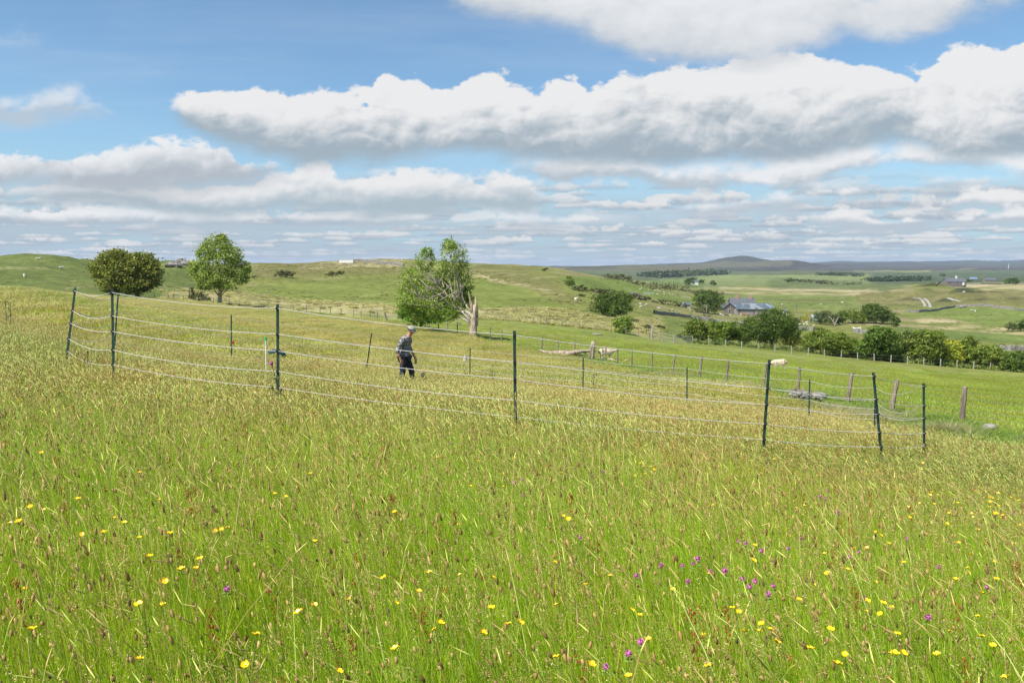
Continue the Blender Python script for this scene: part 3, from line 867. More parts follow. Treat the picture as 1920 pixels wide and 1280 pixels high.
def near_variant(r):
    return join(flecks(r, 26, .32, .30, .50, 26, .006, .0042, BENT), flecks(r, 9, .32, .34, .52, 30, .010, .0036, BENT, span=.3), blades(r, 1300, .32, .14, .34, .0036, .22, GREENS), blades(r, 60, .32, .15, .38, .0036, .5, DRYS),
                blades(r, 90, .32, .26, .44, .0042, .22, GREENS),
                stems(r, 5, .32, .48, .66, .0022, .50, STALK, (.05, .09), (.0022, .0034), HEADS_N, nod=.7), stems(r, 26, .32, .30, .50, .0019, .28, STALK, (.025, .055), (.0016, .0030), HEADS_N),
                stems(r, 7, .32, .24, .44, .0020, .40, STALK, (.03, .07), (.0018, .0032), HEADS_N, prof=(.4, 1, .8, .15), nod=.9),
                stems(r, 13, .32, .22, .44, .0022, .16, STALK, (.018, .040), (.0055, .0085), PLANT, prof=(.7, 1, .95, .4), nod=.1),
                stems(r, 2, .32, .26, .40, .0020, .2, STALK, (.018, .03), (.004, .006), SEDGE, nod=.1),
                *([sorrel(r, 1, .32, .28, .48)] if r.rand() < .45 else []))


def mid_variant(r):
    return join(flecks(r, 90, .55, .30, .50, 9, .009, .0085, BENT), blades(r, 800, .55, .12, .34, .0085, .25, GREENS[:5]), blades(r, 190, .55, .16, .38, .007, .5, DRYS),
                stems(r, 190, .55, .30, .50, .0028, .32, STALK, (.035, .07), (.0030, .0045), HEADS),
                stems(r, 26, .55, .24, .42, .003, .16, STALK, (.022, .038), (.0075, .010), PLANT, prof=(.7, 1, .95, .4), nod=.1),
                sorrel(r, 3, .55, .30, .52))


def far_variant(r):
    return join(flecks(r, 120, 1.0, .28, .44, 6, .016, .016, BENT), blades(r, 420, 1.0, .12, .33, .026, .35, GREENS[1:5]), blades(r, 260, 1.0, .16, .36, .020, .5, DRYS),
                stems(r, 260, 1.0, .30, .46, .005, .32, STALK, (.045, .085), (.0065, .0095), HEADS))


PN = patchset('near_sward', [near_variant(np.random.RandomState(100 + i)) for i in range(9)])
PM = patchset('mid_sward', [mid_variant(np.random.RandomState(200 + i)) for i in range(7)])
PF = patchset('far_sward', [far_variant(np.random.RandomState(300 + i)) for i in range(6)])


def dist_fence(x, y):
    d = np.full(x.shape, 1e9)
    for (x0, y0), (x1, y1) in zip(FXY[:-1], FXY[1:]):
        t = np.clip(((x - x0) * (x1 - x0) + (y - y0) * (y1 - y0)) / ((x1 - x0) ** 2 + (y1 - y0) ** 2), 0, 1)
        d = np.minimum(d, np.hypot(x - x0 - t * (x1 - x0), y - y0 - t * (y1 - y0)))
    return d


def field_points(y0, y1, step, margin=1.6, smax=0.74):
    """jittered grid over the meadow between the distances y0 and y1, inside the view and a bit beside it"""
    W = smax * y1 + 2.0
    x, y = np.meshgrid(np.arange(-W, W, step), np.arange(y0, y1, step))
    x = x.ravel() + rng.uniform(-.45, .45, x.size) * step; y = y.ravel() + rng.uniform(-.45, .45, y.size) * step
    k = (np.abs(x) < smax * y + 1.6) & inpoly(x, y, MEADOW) & (dist_fence(x, y) > margin + np.clip((62 - y) / 40, 0, 1) * 1.9 + .8 * fbm(x * .6, y * .6, 2, 5)) & (y >= y0) & (y < y1)
    return x[k], y[k]


def sward(name, colln, y0, y1, step, label, margin=1.9, hs=1.0, xs=1.0, tm=(1, 1, 1)):
    x, y = field_points(y0, y1, step, margin)
    z = ground(x, y)
    n = len(x)
    big = fbm(x * .22 + 3, y * .22, 3, 55); dry = fbm(x * .10 + 8, y * .16, 3, 66)
    h = hs * (1 + 0.85 * big + rng.uniform(-.1, .1, n))
    leftband = np.clip((-x / np.maximum(y, 1) * 1.2 + 0.35) * np.clip((y - 5) / 5, 0, 1), 0, 1)
    red = np.clip(fbm(x * .5 + 40, y * .35, 3, 166) * 2.2, 0, 1)
    d = np.clip(dry * 2.4 + 0.10 + 0.35 * leftband, -.4, .9)
    tint = np.stack([1.03 + .20 * d, 1 + .04 * d, .86 + .16 * d], 1) * (1 + 0.25 * big + rng.uniform(-.08, .08, n))[:, None]
    tint = tint * tm * (1 + red[:, None] * np.array((.06, -.08, -.06)))
    if y0 > 8 and y0 < 9: gk = np.clip(1 - (y - 8.5) / 8, 0, 1)[:, None]; tint = tint * (1 - gk * np.array((.05, -.03, .10)))
    scl = np.stack([np.full(n, xs), np.full(n, xs), h], 1)
    return scatter(name, colln, np.stack([x, y, z - .01], 1), scl, tint, label)


sward('tall_grass', PN, 0.9, 8.5, .37, 'tall green hay meadow grass full of brown seed heads', hs=.92, tm=(1.12, 1.20, .96))
sward('seeding_grass', PM, 8.5, 25, .66, 'seeding meadow grass around the rope enclosure', hs=.80, tm=(.95, 1.04, .84))
sward('hay_grass', PF, 25, 150, 1.25, 'distant olive and tan meadow grass down to the wooden fence', margin=2.2, hs=.70, tm=(.92, 1.0, .80))

# rank green tussocks and pale dry ones along the wooden fence
def tuss(r, cols, h0, h1, w=.010, n=150): return blades(r, n, .32, h0, h1, w, .45, cols, disc=True, curve=2.0)


PT = patchset('rank_tussock', [tuss(np.random.RandomState(400 + i), [(.14, .24, .025), (.18, .29, .035), (.22, .32, .04), (.28, .34, .07)], .09, .20, .013) for i in range(5)])
PD = patchset('dry_tussock', [tuss(np.random.RandomState(500 + i), [(.44, .38, .22), (.36, .33, .17), (.30, .31, .11), (.50, .44, .28)], .16, .34, .010) for i in range(5)])
PR = patchset('pale_rush', [tuss(np.random.RandomState(600 + i), [(.60, .52, .30), (.50, .45, .24), (.28, .31, .09), (.64, .56, .34)], .22, .42, .07, 90) for i in range(4)])
PL = patchset('lawn_tuft', [blades(np.random.RandomState(650 + i), 420, .8, .03, .10, .020, .6, [(.38, .46, .06), (.44, .50, .075), (.33, .42, .05), (.50, .48, .15)]) for i in range(4)])
tx, ty, tx2, ty2 = [], [], [], []
for i in range(len(FXY) - 1):
    (x0, y0), (x1, y1) = FXY[i], FXY[i + 1]
    if y0 < 16 or y0 > 118: continue
    L_ = math.hypot(x1 - x0, y1 - y0); n = int(L_ * 17)
    t = rng.uniform(0, 1, n); off = rng.uniform(-.5, 4.4, n)
    nx, ny = -(y1 - y0) / L_, (x1 - x0) / L_
    a = x0 + (x1 - x0) * t + nx * off; b = y0 + (y1 - y0) * t + ny * off
    dry = fbm(a * .35, b * .35, 3, 77) + rng.uniform(-.12, .12, n) > 0.27
    tx += list(a[~dry]); ty += list(b[~dry]); tx2 += list(a[dry]); ty2 += list(b[dry])
for (px, Y, n, w) in ((1235, 43, 26, .9), (1385, 35, 22, .8), (1600, 26, 24, .8), (1765, 22, 8, .4), (1590, 27, 14, .7)):
    g = G(px, Y); tx2 += list(g.x + rng.normal(0, w, n)); ty2 += list(g.y + rng.normal(0, w, n))


def loose(name, colln, x, y, label, s0=.7, s1=1.3, tv=.12, base=(1, 1, 1)):
    x, y = np.array(x), np.array(y); n = len(x); s_ = rng.uniform(s0, s1, n)
    scatter(name, colln, np.stack([x, y, ground(x, y) - .02], 1), np.stack([s_, s_, s_ * rng.uniform(.8, 1.15, n)], 1), np.array(base) * rng.uniform(1 - tv, 1 + tv, (n, 1)), label)


loose('verge_grass', PT, tx, ty, 'rank green tussocks growing along the wooden fence')
loose('dry_grass', PD, tx2, ty2, 'pale dry tussocks growing along the wooden fence')


def in_zone(poly, ya, yb, n, lim=None):
    """random ground points that fall inside an outline given in photo pixels"""
    P_ = np.array(poly, float); out = []
    sx0, sx1 = (P_[:, 0].min() - 960) / F, (P_[:, 0].max() - 960) / F
    Y = np.sqrt(rng.uniform(ya ** 2, yb ** 2, n * 12)); X = rng.uniform(sx0, sx1, n * 12) * Y
    px, py = proj(X, Y, ground(X, Y))
    k = inpoly(px, py, poly) & ~inpoly(X, Y, MEADOW)
    return X[k][:n], Y[k][:n]


rx, ry = [], []
for poly, ya, yb, n in (([(880, 582), (960, 578), (1050, 580), (1150, 598), (1160, 622), (1080, 614), (960, 602), (880, 598)], 95, 220, 1500),
                        ([(300, 545), (420, 540), (480, 550), (560, 562), (700, 567), (760, 575), (760, 598), (640, 596), (480, 580), (300, 562)], 110, 230, 1700),
                        ([(1170, 600), (1240, 590), (1240, 632), (1190, 630)], 110, 260, 250)):
    a, b = in_zone(poly, ya, yb, n)
    k = fbm(a * .05, b * .05, 3, 88) + rng.uniform(-.1, .1, len(a)) > 0.0
    rx += list(a[k]); ry += list(b[k])
loose('rushes', PR, rx, ry, 'pale rushes and dry tussocks on the hillside beyond the fence', .6, 1.5, .25)
lx, ly = np.meshgrid(np.arange(-14, 84, 1.15), np.arange(18, 112, 1.15)); lx = lx.ravel() + rng.uniform(-.5, .5, lx.size); ly = ly.ravel() + rng.uniform(-.5, .5, ly.size)
k = ~inpoly(lx, ly, MEADOW) & (lx < .72 * ly + 2) & (dist_fence(lx, ly) > .3) & (rng.uniform(0, 1, lx.size) > (ly - 55) / 50)
scatter('pasture_grass', PL, np.stack([lx[k], ly[k], ground(lx[k], ly[k]) - .005], 1), np.ones((k.sum(), 3)), (1 + .5 * fbm(lx[k] * .2, ly[k] * .2, 3, 91))[:, None] * rng.uniform(.9, 1.1, (k.sum(), 3)),
        'short grazed grass of the sheep field')

hx, hy = [], []
for poly, ya, yb, n in (([(-100, 480), (330, 480), (420, 560), (-100, 560)], 150, 360, 700), ([(420, 495), (760, 490), (900, 500), (1100, 560), (1100, 600), (760, 575), (420, 550)], 150, 480, 3000), ([(1040, 515), (1300, 545), (1980, 560), (1980, 690), (1170, 620), (1040, 580)], 130, 620, 4200)):
    a, b_ = in_zone(poly, ya, yb, n); k = fbm(a * .03, b_ * .03, 3, 188) + rng.uniform(-.16, .16, len(a)) > 0.0
    hx += list(a[k]); hy += list(b_[k])
PH = patchset('hill_tussock', [tuss(np.random.RandomState(700 + i), cc, .10, .22, .08, 60) for i, cc in enumerate(([(.22, .25, .06), (.30, .29, .10)], [(.40, .35, .18), (.30, .28, .12)], [(.17, .23, .045), (.22, .26, .06)], [(.16, .20, .05), (.26, .25, .09)]))])
loose('hill_tussocks', PH, hx, hy, 'scattered tussocks of coarse grass over the hill pastures', .6, 1.7, .25)

# ------------------------------------------------------------------ trees
leaf_mat = foliage_mat('leaves', 0.36, gloss=0.015)


def bark_mat(name, a, b): return plainmat(name, a, b, 5, .9, .8, .05, .1, 6, (3, 3, .7))


bark = bark_mat('dark_bark', (.16, .13, .10), (.07, .055, .045))
pale_bark = bark_mat('pale_bark', (.52, .46, .38), (.26, .21, .17))


def leaf_mesh(name, clumps, n, size, cols, seed, flat=0.6, droop=0.0):
    """clumps: (centre, radius vector) list; n leaves spread over them in small sprays"""
    r = np.random.RandomState(seed)
    C_ = np.array([list(c[0]) for c in clumps]); Rr = np.array([list(c[1]) for c in clumps])
    vol = np.prod(Rr, 1) ** .6; k = r.choice(len(C_), max(int(n / 14), 8), p=vol / vol.sum())
    m = len(k); d = r.normal(0, 1, (m, 3)); d /= np.linalg.norm(d, axis=1)[:, None]
    rad = r.uniform(.35, 1.0, m) ** .5 * (1 + .30 * r.uniform(0, 1, m) ** 5)
    sc = C_[k] + d * Rr[k] * rad[:, None]                       # spray centres
    tone = r.uniform(.62, 1.35, m)
    ci = r.randint(0, len(cols), m)
    per = 14; q_ = np.repeat(np.arange(m), per); N = len(q_)
    rs = (np.mean(Rr[k], 1) * .20 + size * 1.2)[q_]
    p = sc[q_] + r.normal(0, .5, (N, 3)) * rs[:, None] * (1, 1, flat)
    nrm = r.normal(0, 1, (N, 3)) + d[q_] * .9 + (0, 0, .5); nrm /= np.linalg.norm(nrm, axis=1)[:, None]
    a = np.cross(nrm, r.normal(0, 1, (N, 3))); a /= np.linalg.norm(a, axis=1)[:, None]; b = np.cross(nrm, a)
    s = size * r.uniform(.6, 1.3, N)[:, None]
    V_ = np.stack([p - a * s, p - b * s * .6, p + a * s, p + b * s * .6], 1).reshape(-1, 3)
    c = np.array(cols)[np.where(r.rand(N) < .75, ci[q_], r.randint(0, len(cols), N))] * (tone[q_] * r.uniform(.8, 1.2, N))[:, None]
    return fast_mesh(name, V_, np.arange(N * 4).reshape(-1, 4), np.repeat(c, 4, 0)), sc


def limbs(mb, start, targets, r0, rnd, bend=.18, sag=.0, n=5):
    for t in targets:
        a, b = Vector(start), Vector(t); L = (b - a).length
        mid = (a + b) / 2 + Vector((rnd.uniform(-1, 1), rnd.uniform(-1, 1), rnd.uniform(.2, 1) - sag)) * L * bend
        pts = [(a * (1 - s) ** 2 + mid * 2 * s * (1 - s) + b * s * s) for s in (0, .25, .5, .75, 1)]
        mb.tube(pts, [r0, r0 * .72, r0 * .5, r0 * .32, r0 * .12], n)


def tree(name, label, cat, base, ell, leafn, size, cols, seed, trunk=None, tr=.2, bm=None, group=None, nl=16, flat=.6):
    """ell: list of (dx, dy, dz, rx, ry, rz) crown lobes in metres from the base"""
    o = thing(name, base, label, cat, group)
    rnd = random.Random(seed)
    cl = [((e[0], e[1], e[2]), (e[3], e[4], e[5])) for e in ell]
    me, sc = leaf_mesh('crown', cl, leafn, size, cols, seed, flat)
    link('crown', me, leaf_mat, o)
    mb = MB()
    top = max(e[2] for e in ell)
    tp = trunk or [(0, 0, -.2), (.02, 0, top * .25), (0, .02, top * .5), (ell[0][0] * .3, 0, top * .8)]
    mb.tube(tp, [tr * (1.25 - .9 * i / (len(tp) - 1)) for i in range(len(tp))], 9)
    for i in range(nl):
        j = rnd.randrange(len(sc)); k = min(len(tp) - 1, 1 + rnd.randrange(max(1, len(tp) - 1)))
        limbs(mb, tp[k], [sc[j]], tr * .32, rnd)
    mb.build('trunk', bm or bark, o, True)
    return o


def lobes(w, h, zb, seed, n=7, dep=None, top=0.55):
    """lobes that fill a rounded outline w wide and h high whose underside is at zb"""
    r = random.Random(seed); out = [(0, 0, zb + h * .5, w * .36, (dep or w) * .36, h * .42)]
    for i in range(n):
        a = 2 * math.pi * i / n + r.uniform(-.3, .3); z = r.uniform(.25, .8)
        k = math.sqrt(max(.05, 1 - ((z - .42) / .62) ** 2))
        s = r.uniform(.16, .26)
        out.append((math.cos(a) * w * (.5 - s * .8) * k, math.sin(a) * (dep or w) * (.5 - s * .8) * k, zb + h * z, w * s, (dep or w) * s, h * s * 1.05))
    out.append((r.uniform(-.1, .1) * w, 0, zb + h * .84, w * .2, w * .2, h * .16))
    return out


FRESH = [(.21, .29, .045), (.27, .35, .06), (.16, .24, .035), (.33, .40, .09)]
MIDG = [(.15, .21, .03), (.20, .265, .04), (.115, .165, .025), (.25, .31, .05)]
DEEP = [(.085, .14, .022), (.115, .175, .028), (.06, .10, .02), (.15, .21, .035)]
OLIV = [(.21, .23, .04), (.26, .27, .05), (.15, .18, .03), (.29, .26, .06)]
YELL = [(.40, .42, .03), (.32, .38, .04), (.20, .28, .04), (.46, .44, .05)]
SCRB = [(.09, .10, .035), (.12, .125, .04), (.065, .075, .03), (.14, .14, .05)]
GREYG = [(.14, .18, .06), (.18, .21, .08), (.11, .14, .05)]

# round dark tree and the tall pale one on the skyline
b = G(240, 143); s = 1 / ppm(143)
tree('round_tree', 'broad rounded dark olive tree at the top edge of the meadow', 'tree', b,
     [(-2 * s, 0, 50 * s, 44 * s, 40 * s, 34 * s), (-38 * s, 0, 56 * s, 27 * s, 26 * s, 22 * s), (36 * s, 0, 50 * s, 26 * s, 26 * s, 30 * s), (-16 * s, -12 * s, 74 * s, 30 * s, 26 * s, 16 * s), (22 * s, 4 * s, 70 * s, 26 * s, 26 * s, 16 * s),
      (24 * s, -20 * s, 26 * s, 28 * s, 22 * s, 17 * s), (-14 * s, -20 * s, 24 * s, 26 * s, 20 * s, 14 * s), (-50 * s, 5 * s, 44 * s, 13 * s, 14 * s, 12 * s), (48 * s, -6 * s, 34 * s, 14 * s, 14 * s, 18 * s), (4 * s, -30 * s, 52 * s, 30 * s, 14 * s, 20 * s)],
     26000, .20, [(.18, .22, .038), (.24, .265, .045), (.13, .165, .03), (.29, .27, .055)], 11, [(1.8, 0, -.3), (1.7, 0, 1.0), (1.2, .1, 2.4), (.2, 0, 5)], .38, bark, nl=34)
b = G(412, 137); s = 1 / ppm(137)
tree('tall_tree', 'tall light green egg shaped tree on a pale trunk beside the meadow fence', 'tree', b,
     [(2 * s, 0, 78 * s, 40 * s, 36 * s, 42 * s), (0, 0, 108 * s, 24 * s, 24 * s, 22 * s), (-34 * s, 0, 62 * s, 18 * s, 20 * s, 24 * s), (36 * s, 0, 64 * s, 20 * s, 20 * s, 26 * s), (14 * s, -14 * s, 44 * s, 30 * s, 22 * s, 16 * s), (-12 * s, -12 * s, 48 * s, 26 * s, 20 * s, 15 * s),
      (26 * s, 0, 92 * s, 18 * s, 18 * s, 20 * s), (-24 * s, 0, 96 * s, 15 * s, 18 * s, 18 * s), (8 * s, 0, 122 * s, 10 * s, 10 * s, 10 * s), (-46 * s, 0, 72 * s, 9 * s, 10 * s, 12 * s), (52 * s, 0, 70 * s, 8 * s, 10 * s, 10 * s), (-30 * s, 8 * s, 34 * s, 14 * s, 12 * s, 8 * s), (48 * s, 0, 52 * s, 8 * s, 10 * s, 14 * s)],
     15500, .165, [(.25, .33, .06), (.31, .39, .08), (.19, .27, .045), (.38, .44, .12)], 12, [(0, 0, -.3), (.05, 0, 1.2), (.15, 0, 2.6), (.2, 0, 5.0), (.1, 0, 8)], .34, pale_bark, nl=44)
b = G(372, 150)
tree('scrub_bush', 'low dark bush beside the tall light green tree', 'bush', b, [(0, 0, 1.1, 1.5, 1.5, 1.1), (-1, 0, 1.8, .8, .8, 1.0), (1.3, 0, .8, 1.1, 1, .8)], 1100, .16, SCRB, 13, tr=.08, nl=5)

# the storm-broken tree with its crown blown over to one side
b = G(888, 72.5); s = 1 / ppm(72.5)
o = thing('broken_tree', b, 'wind bent tree with a pale shattered trunk and leafy crown swept sideways', 'tree')


def q(px, py, dy=0.0): return Vector(((px - 888) * s, dy, (629 - py) * s))


ell = [(792, 484, 20, 24, 1.), (772, 516, 24, 24, 0), (850, 476, 25, 31, -1), (832, 514, 22, 24, .3), (864, 510, 20, 30, -.6), (800, 540, 36, 22, 0), (850, 548, 32, 22, .5), (766, 556, 24, 18, -1),
       (816, 568, 40, 18, -1), (784, 582, 30, 15, 0), (870, 560, 20, 14, -.5), (755, 540, 14, 12, 0), (842, 452, 14, 12, -.8), (796, 466, 12, 10, 1), (830, 585, 30, 12, -1.2), (878, 530, 8, 16, -.5), (820, 500, 16, 20, .3), (872, 548, 14, 12, 0), (758, 572, 14, 12, 0)]
cl = [(q(a, c, d * 1.0 + 1.6), (e * s * .97, e * s * .82, f * s * .97)) for a, c, e, f, d in ell]
me, sc = leaf_mesh('crown', cl, 24000, .082, [(.22, .31, .045), (.27, .36, .055), (.16, .25, .035), (.36, .41, .09), (.19, .29, .04)], 21, .7)
link('crown', me, leaf_mat, o)
mb = MB(); rnd = random.Random(5)
mb.tube([q(888, 634), q(887, 618), q(888, 600), q(889, 580), q(891, 565)], [.50, .37, .30, .24, .14], 14, True, .10)
mb.tube([q(892, 585), q(893, 570), q(892.5, 558), q(892, 549)], [.20, .16, .10, .02], 8, True, .12)
mb.tube([q(889, 585), q(885, 568), q(882, 556), q(880, 546), q(879, 540)], [.22, .15, .11, .08, .02], 7, True, .12)
mb.tube([q(894, 604), q(895, 594), q(895.5, 584), q(896, 574)], [.12, .11, .08, .02], 7, True, .1)
mb.build('trunk', plainmat('stripped_wood', (.60, .50, .38), (.26, .18, .12), 3.6, .85, .9, .08, .1, 7, (4, 4, .5)), o, True)
mb = MB()
arch = [[(886, 605), (878, 592), (870, 584), (856, 580), (838, 574), (815, 566), (790, 558)], [(887, 590), (880, 581), (866, 576), (850, 572), (830, 560), (812, 548), (790, 535)],
        [(885, 600), (872, 584), (860, 572), (848, 550), (842, 520), (840, 480)], [(888, 580), (876, 570), (868, 555), (862, 530), (858, 500), (852, 460)], [(884, 602), (874, 594), (858, 588), (840, 590), (820, 592)]]
for k, A in enumerate(arch):
    pts = [q(x, y, -.1 + (.42 - k * .04) * i) for i, (x, y) in enumerate(A)]
    mb.tube(pts, [max(.025, (.18, .15, .13, .10, .10)[k] * (1 - i / len(A))) for i in range(len(A))], 8)
mb.build('bough', bark_mat('silver_bark', (.58, .53, .45), (.28, .24, .19)), o, True)
mb = MB()
for (x0, y0, x1, y1, r_) in ((815, 565, 783, 545, .10), (783, 545, 768, 520, .06), (800, 556, 770, 545, .06), (790, 552, 760, 534, .05), (825, 532, 797, 495, .07), (820, 530, 790, 505, .06), (812, 520, 785, 500, .05), (826, 534, 808, 490, .05),
                             (860, 520, 846, 480, .06), (820, 535, 790, 530, .05), (835, 575, 772, 560, .07), (850, 560, 878, 508, .03), (800, 570, 755, 555, .05), (865, 600, 845, 612, .03), (858, 592, 835, 608, .03), (810, 480, 795, 462, .03)):
    for j in range(3):
        a = q(x0, y0, .1 + j * .25); bb = q(x1 + rnd.uniform(-9, 9), y1 + rnd.uniform(-9, 9), -.5 + j * .4)
        limbs(mb, a, [bb], r_ * .75, rnd, .08)
for j in range(30): limbs(mb, q(rnd.uniform(800, 870), rnd.uniform(530, 575), 0), [sc[rnd.randrange(len(sc))]], .05, rnd)
mb.build('dead_branch', pale_bark, o, True)
b = G(790, 80)
tree('small_maple', 'small dense bright green tree tucked beneath the wind bent crown', 'tree', b, [(0, 0, 1.5, 2.0, 1.6, 1.0), (-1.4, 0, 1.9, 1.1, 1.1, .9), (1.4, 0, 1.3, 1.4, 1.2, .7), (-.5, 0, 2.4, 1.3, 1.2, .8)], 4200, .10, [(.13, .27, .03), (.17, .33, .04), (.09, .19, .025)], 23,
     [(-.1, 0, -.2), (-.05, 0, .4), (0, 0, 1.0), (0, 0, 1.8)], .12, bark, nl=10)

# bushes and trees of the middle ground: px, py of the foot, width px, height px, distance, colours, name, label, category
BUSH = [
    (1147, 594, 74, 46, 165, DEEP, 'hillside_bush', 'big dark green bush leaning on the rushy slope', 'bush'),
    (1168, 625, 36, 34, 128, FRESH, 'fence_bush', 'bright green bush just below the big dark one on the slope', 'bush'),
    (1067, 553, 20, 19, 300, MIDG, 'hill_tree', 'small round tree high on the slope where the hedge begins', 'tree'),
    (1327, 587, 52, 42, 340, DEEP, 'farm_tree', 'dark round tree standing beside the stone farmhouse', 'tree'),
    (1309, 642, 54, 42, 137, [(.10, .17, .025), (.20, .27, .04), (.07, .12, .02), (.27, .30, .05)], 'hawthorn_bush', 'dense bush at the end of the hedgerow nearest the metal gate', 'bush'),
    (1360, 644, 62, 43, 135, [(.12, .20, .025), (.22, .30, .035), (.26, .32, .04), (.08, .14, .02)], 'hawthorn_bush', 'yellow green spreading bush between the gate bush and the tall oak', 'bush'),
    (1400, 646, 30, 30, 134, MIDG, 'hawthorn_bush', 'low dark bush filling the gap beside the tall oak', 'bush'),
    (1446, 652, 100, 74, 132, DEEP, 'oak_tree', 'tallest and darkest tree of the hedgerow, below the farm', 'tree'),
    (1486, 652, 34, 34, 128, OLIV, 'hawthorn_bush', 'olive bush leaning against the tall dark oak', 'bush'),
    (1538, 663, 62, 48, 132, MIDG, 'willow_bush', 'mid green bush after the gap in the hedgerow beyond the oak', 'bush'),
    (1573, 668, 62, 46, 130, MIDG, 'willow_bush', 'rounded green bush following the first one after the gap', 'bush'),
    (1608, 671, 44, 34, 126, MIDG, 'willow_bush', 'low dark green bush in the middle of the hedgerow', 'bush'),
    (1646, 676, 66, 64, 124, [(.13, .21, .035), (.18, .27, .045), (.10, .16, .03)], 'ash_tree', 'upright green tree in the middle of the hedgerow', 'tree'),
    (1692, 678, 64, 56, 122, [(.13, .20, .035), (.19, .26, .05), (.10, .15, .03), (.22, .22, .07)], 'ash_tree', 'green and olive bush next to the upright hedgerow tree', 'bush'),
    (1738, 683, 60, 64, 126, MIDG, 'hazel_bush', 'tall green bush standing behind the golden yellow one', 'bush'),
    (1768, 686, 60, 50, 118, YELL, 'golden_bush', 'golden yellow green bush in the hedgerow', 'bush'),
    (1812, 688, 40, 58, 124, MIDG, 'hazel_bush', 'narrow green bush on the far side of the golden yellow one', 'bush'),
    (1848, 692, 74, 46, 117, MIDG, 'hazel_bush', 'wide round green bush between the golden one and the picture edge', 'bush'),
    (1906, 697, 44, 40, 114, [(.13, .20, .035), (.17, .25, .045), (.11, .17, .03)], 'hazel_bush', 'last green bush of the hedgerow at the picture edge', 'bush'),
    (1872, 694, 26, 22, 116, OLIV, 'bramble_bush', 'low olive bramble between the last two hedgerow bushes', 'bush'),
    (1548, 609, 46, 26, 265, GREYG, 'grey_willow', 'grey green willow with bare pale branches near the greenhouse', 'tree'),
    (1571, 610, 26, 24, 262, DEEP, 'grey_willow', 'dark bush touching the grey willow with bare branches', 'bush'),
    (1600, 606, 50, 26, 270, MIDG, 'sallow_bush', 'lighter low dome of the round bushes in the valley', 'bush'),
    (1642, 606, 56, 36, 272, DEEP, 'sallow_bush', 'largest dark dome of the round bushes in the valley', 'bush'),
    (1678, 596, 18, 20, 300, DEEP, 'lone_thorn', 'small solitary dark thorn tree by the valley bushes', 'tree'),
    (1897, 620, 26, 16, 300, GREYG, 'valley_bush', 'grey green bush in the low field at the picture edge', 'bush'),
    (1915, 620, 22, 20, 300, DEEP, 'valley_bush', 'dark bush behind the grey green one at the picture edge', 'bush'),
    (1480, 590, 18, 16, 300, MIDG, 'garden_shrub', 'dark garden shrub between the sheds and the yellow conifers', 'shrub'),
    (1494, 594, 16, 14, 298, GREYG, 'garden_shrub', 'grey green garden shrub beside the yellow conifers', 'shrub'),
    (1378, 583, 10, 14, 360, YELL, 'garden_shrub', 'yellow green shrub by the farmhouse gable', 'shrub'),
    (1337, 535, 10, 9, 1150, DEEP, 'far_tree', 'tiny lone round tree in the far bright field', 'tree'),
    (1292, 534, 16, 12, 1120, DEEP, 'far_tree', 'far dark tree beside the white cottage', 'tree'),
    (1299, 530, 14, 10, 1180, DEEP, 'far_tree', 'far tree rising above the white cottage', 'tree'),
    (1316, 532, 12, 8, 1110, DEEP, 'far_tree', 'far tree on the sunny side of the white cottage', 'tree'),
    (1478, 529, 14, 8, 1300, DEEP, 'far_tree', 'dark tree clump on the pale far field', 'tree'),
    (1898, 519, 24, 13, 900, DEEP, 'far_tree', 'dark tree clump behind the last telegraph pole', 'tree'),
    (1750, 529, 7, 6, 900, DEEP, 'far_tree', 'small round tree just before the far stone house', 'tree'),
    (1768, 514, 9, 6, 1500, DEEP, 'far_tree', 'far tree above the roof of the distant stone house', 'tree'),
    (1805, 520, 12, 8, 1100, DEEP, 'far_tree', 'far tree directly behind the distant stone house', 'tree'),
    (1815, 518, 12, 8, 1150, DEEP, 'far_tree', 'far tree beyond the gable of the distant stone house', 'tree'),
    (535, 520, 34, 13, 330, SCRB, 'gorse_bush', 'long low gorse bush at the corner of the hill pasture', 'bush'),
    (622, 517, 22, 7, 360, SCRB, 'gorse_bush', 'small flat gorse bush on the hill pasture', 'bush'),
    (640, 514, 14, 6, 380, SCRB, 'gorse_bush', 'tiny dark gorse bush below the white shed', 'bush'),
    (476, 521, 9, 4, 280, SCRB, 'gorse_bush', 'tiny gorse tuft beyond the tall light green tree', 'bush'),
    (1023, 527, 12, 6, 420, SCRB, 'gorse_bush', 'small dark gorse bush on the brow of the big hill', 'bush'),
    (1283, 634, 30, 8, 128, SCRB, 'bramble_bush', 'low bramble patch behind the metal gate', 'bush'),
    (1213, 617, 18, 8, 145, SCRB, 'bramble_bush', 'low dark bramble above the wooden hurdle', 'bush'),
    (1236, 616, 18, 7, 150, SCRB, 'bramble_bush', 'small bramble beyond the wooden hurdle', 'bush'),
    (1090, 572, 14, 5, 260, SCRB, 'bramble_bush', 'small dark bramble uphill of the big dark bush', 'bush'),
]
for i, (px, py, w, h, Y, cols, nm, lab, cat) in enumerate(BUSH):
    b = P(px, py, Y * .86, Y * 1.25)
    if abs(b.y - Y) > Y * .2: b = G(px, Y)
    s = 1 / ppm(b.y)
    W, H = w * s * 1.12, h * s * 1.06
    nleaf = int(np.clip(w * h * 3.6, 160, 20000))
    big = h > 30
    tree(nm, lab, cat, b, lobes(W, H * .98, -H * .02, 40 + i, 11 if big else 7, W * .8), nleaf, max(.13, s * (1.3 if big else 1.1)), cols, 40 + i, tr=max(.04, W * .014), nl=8 if big else 3)

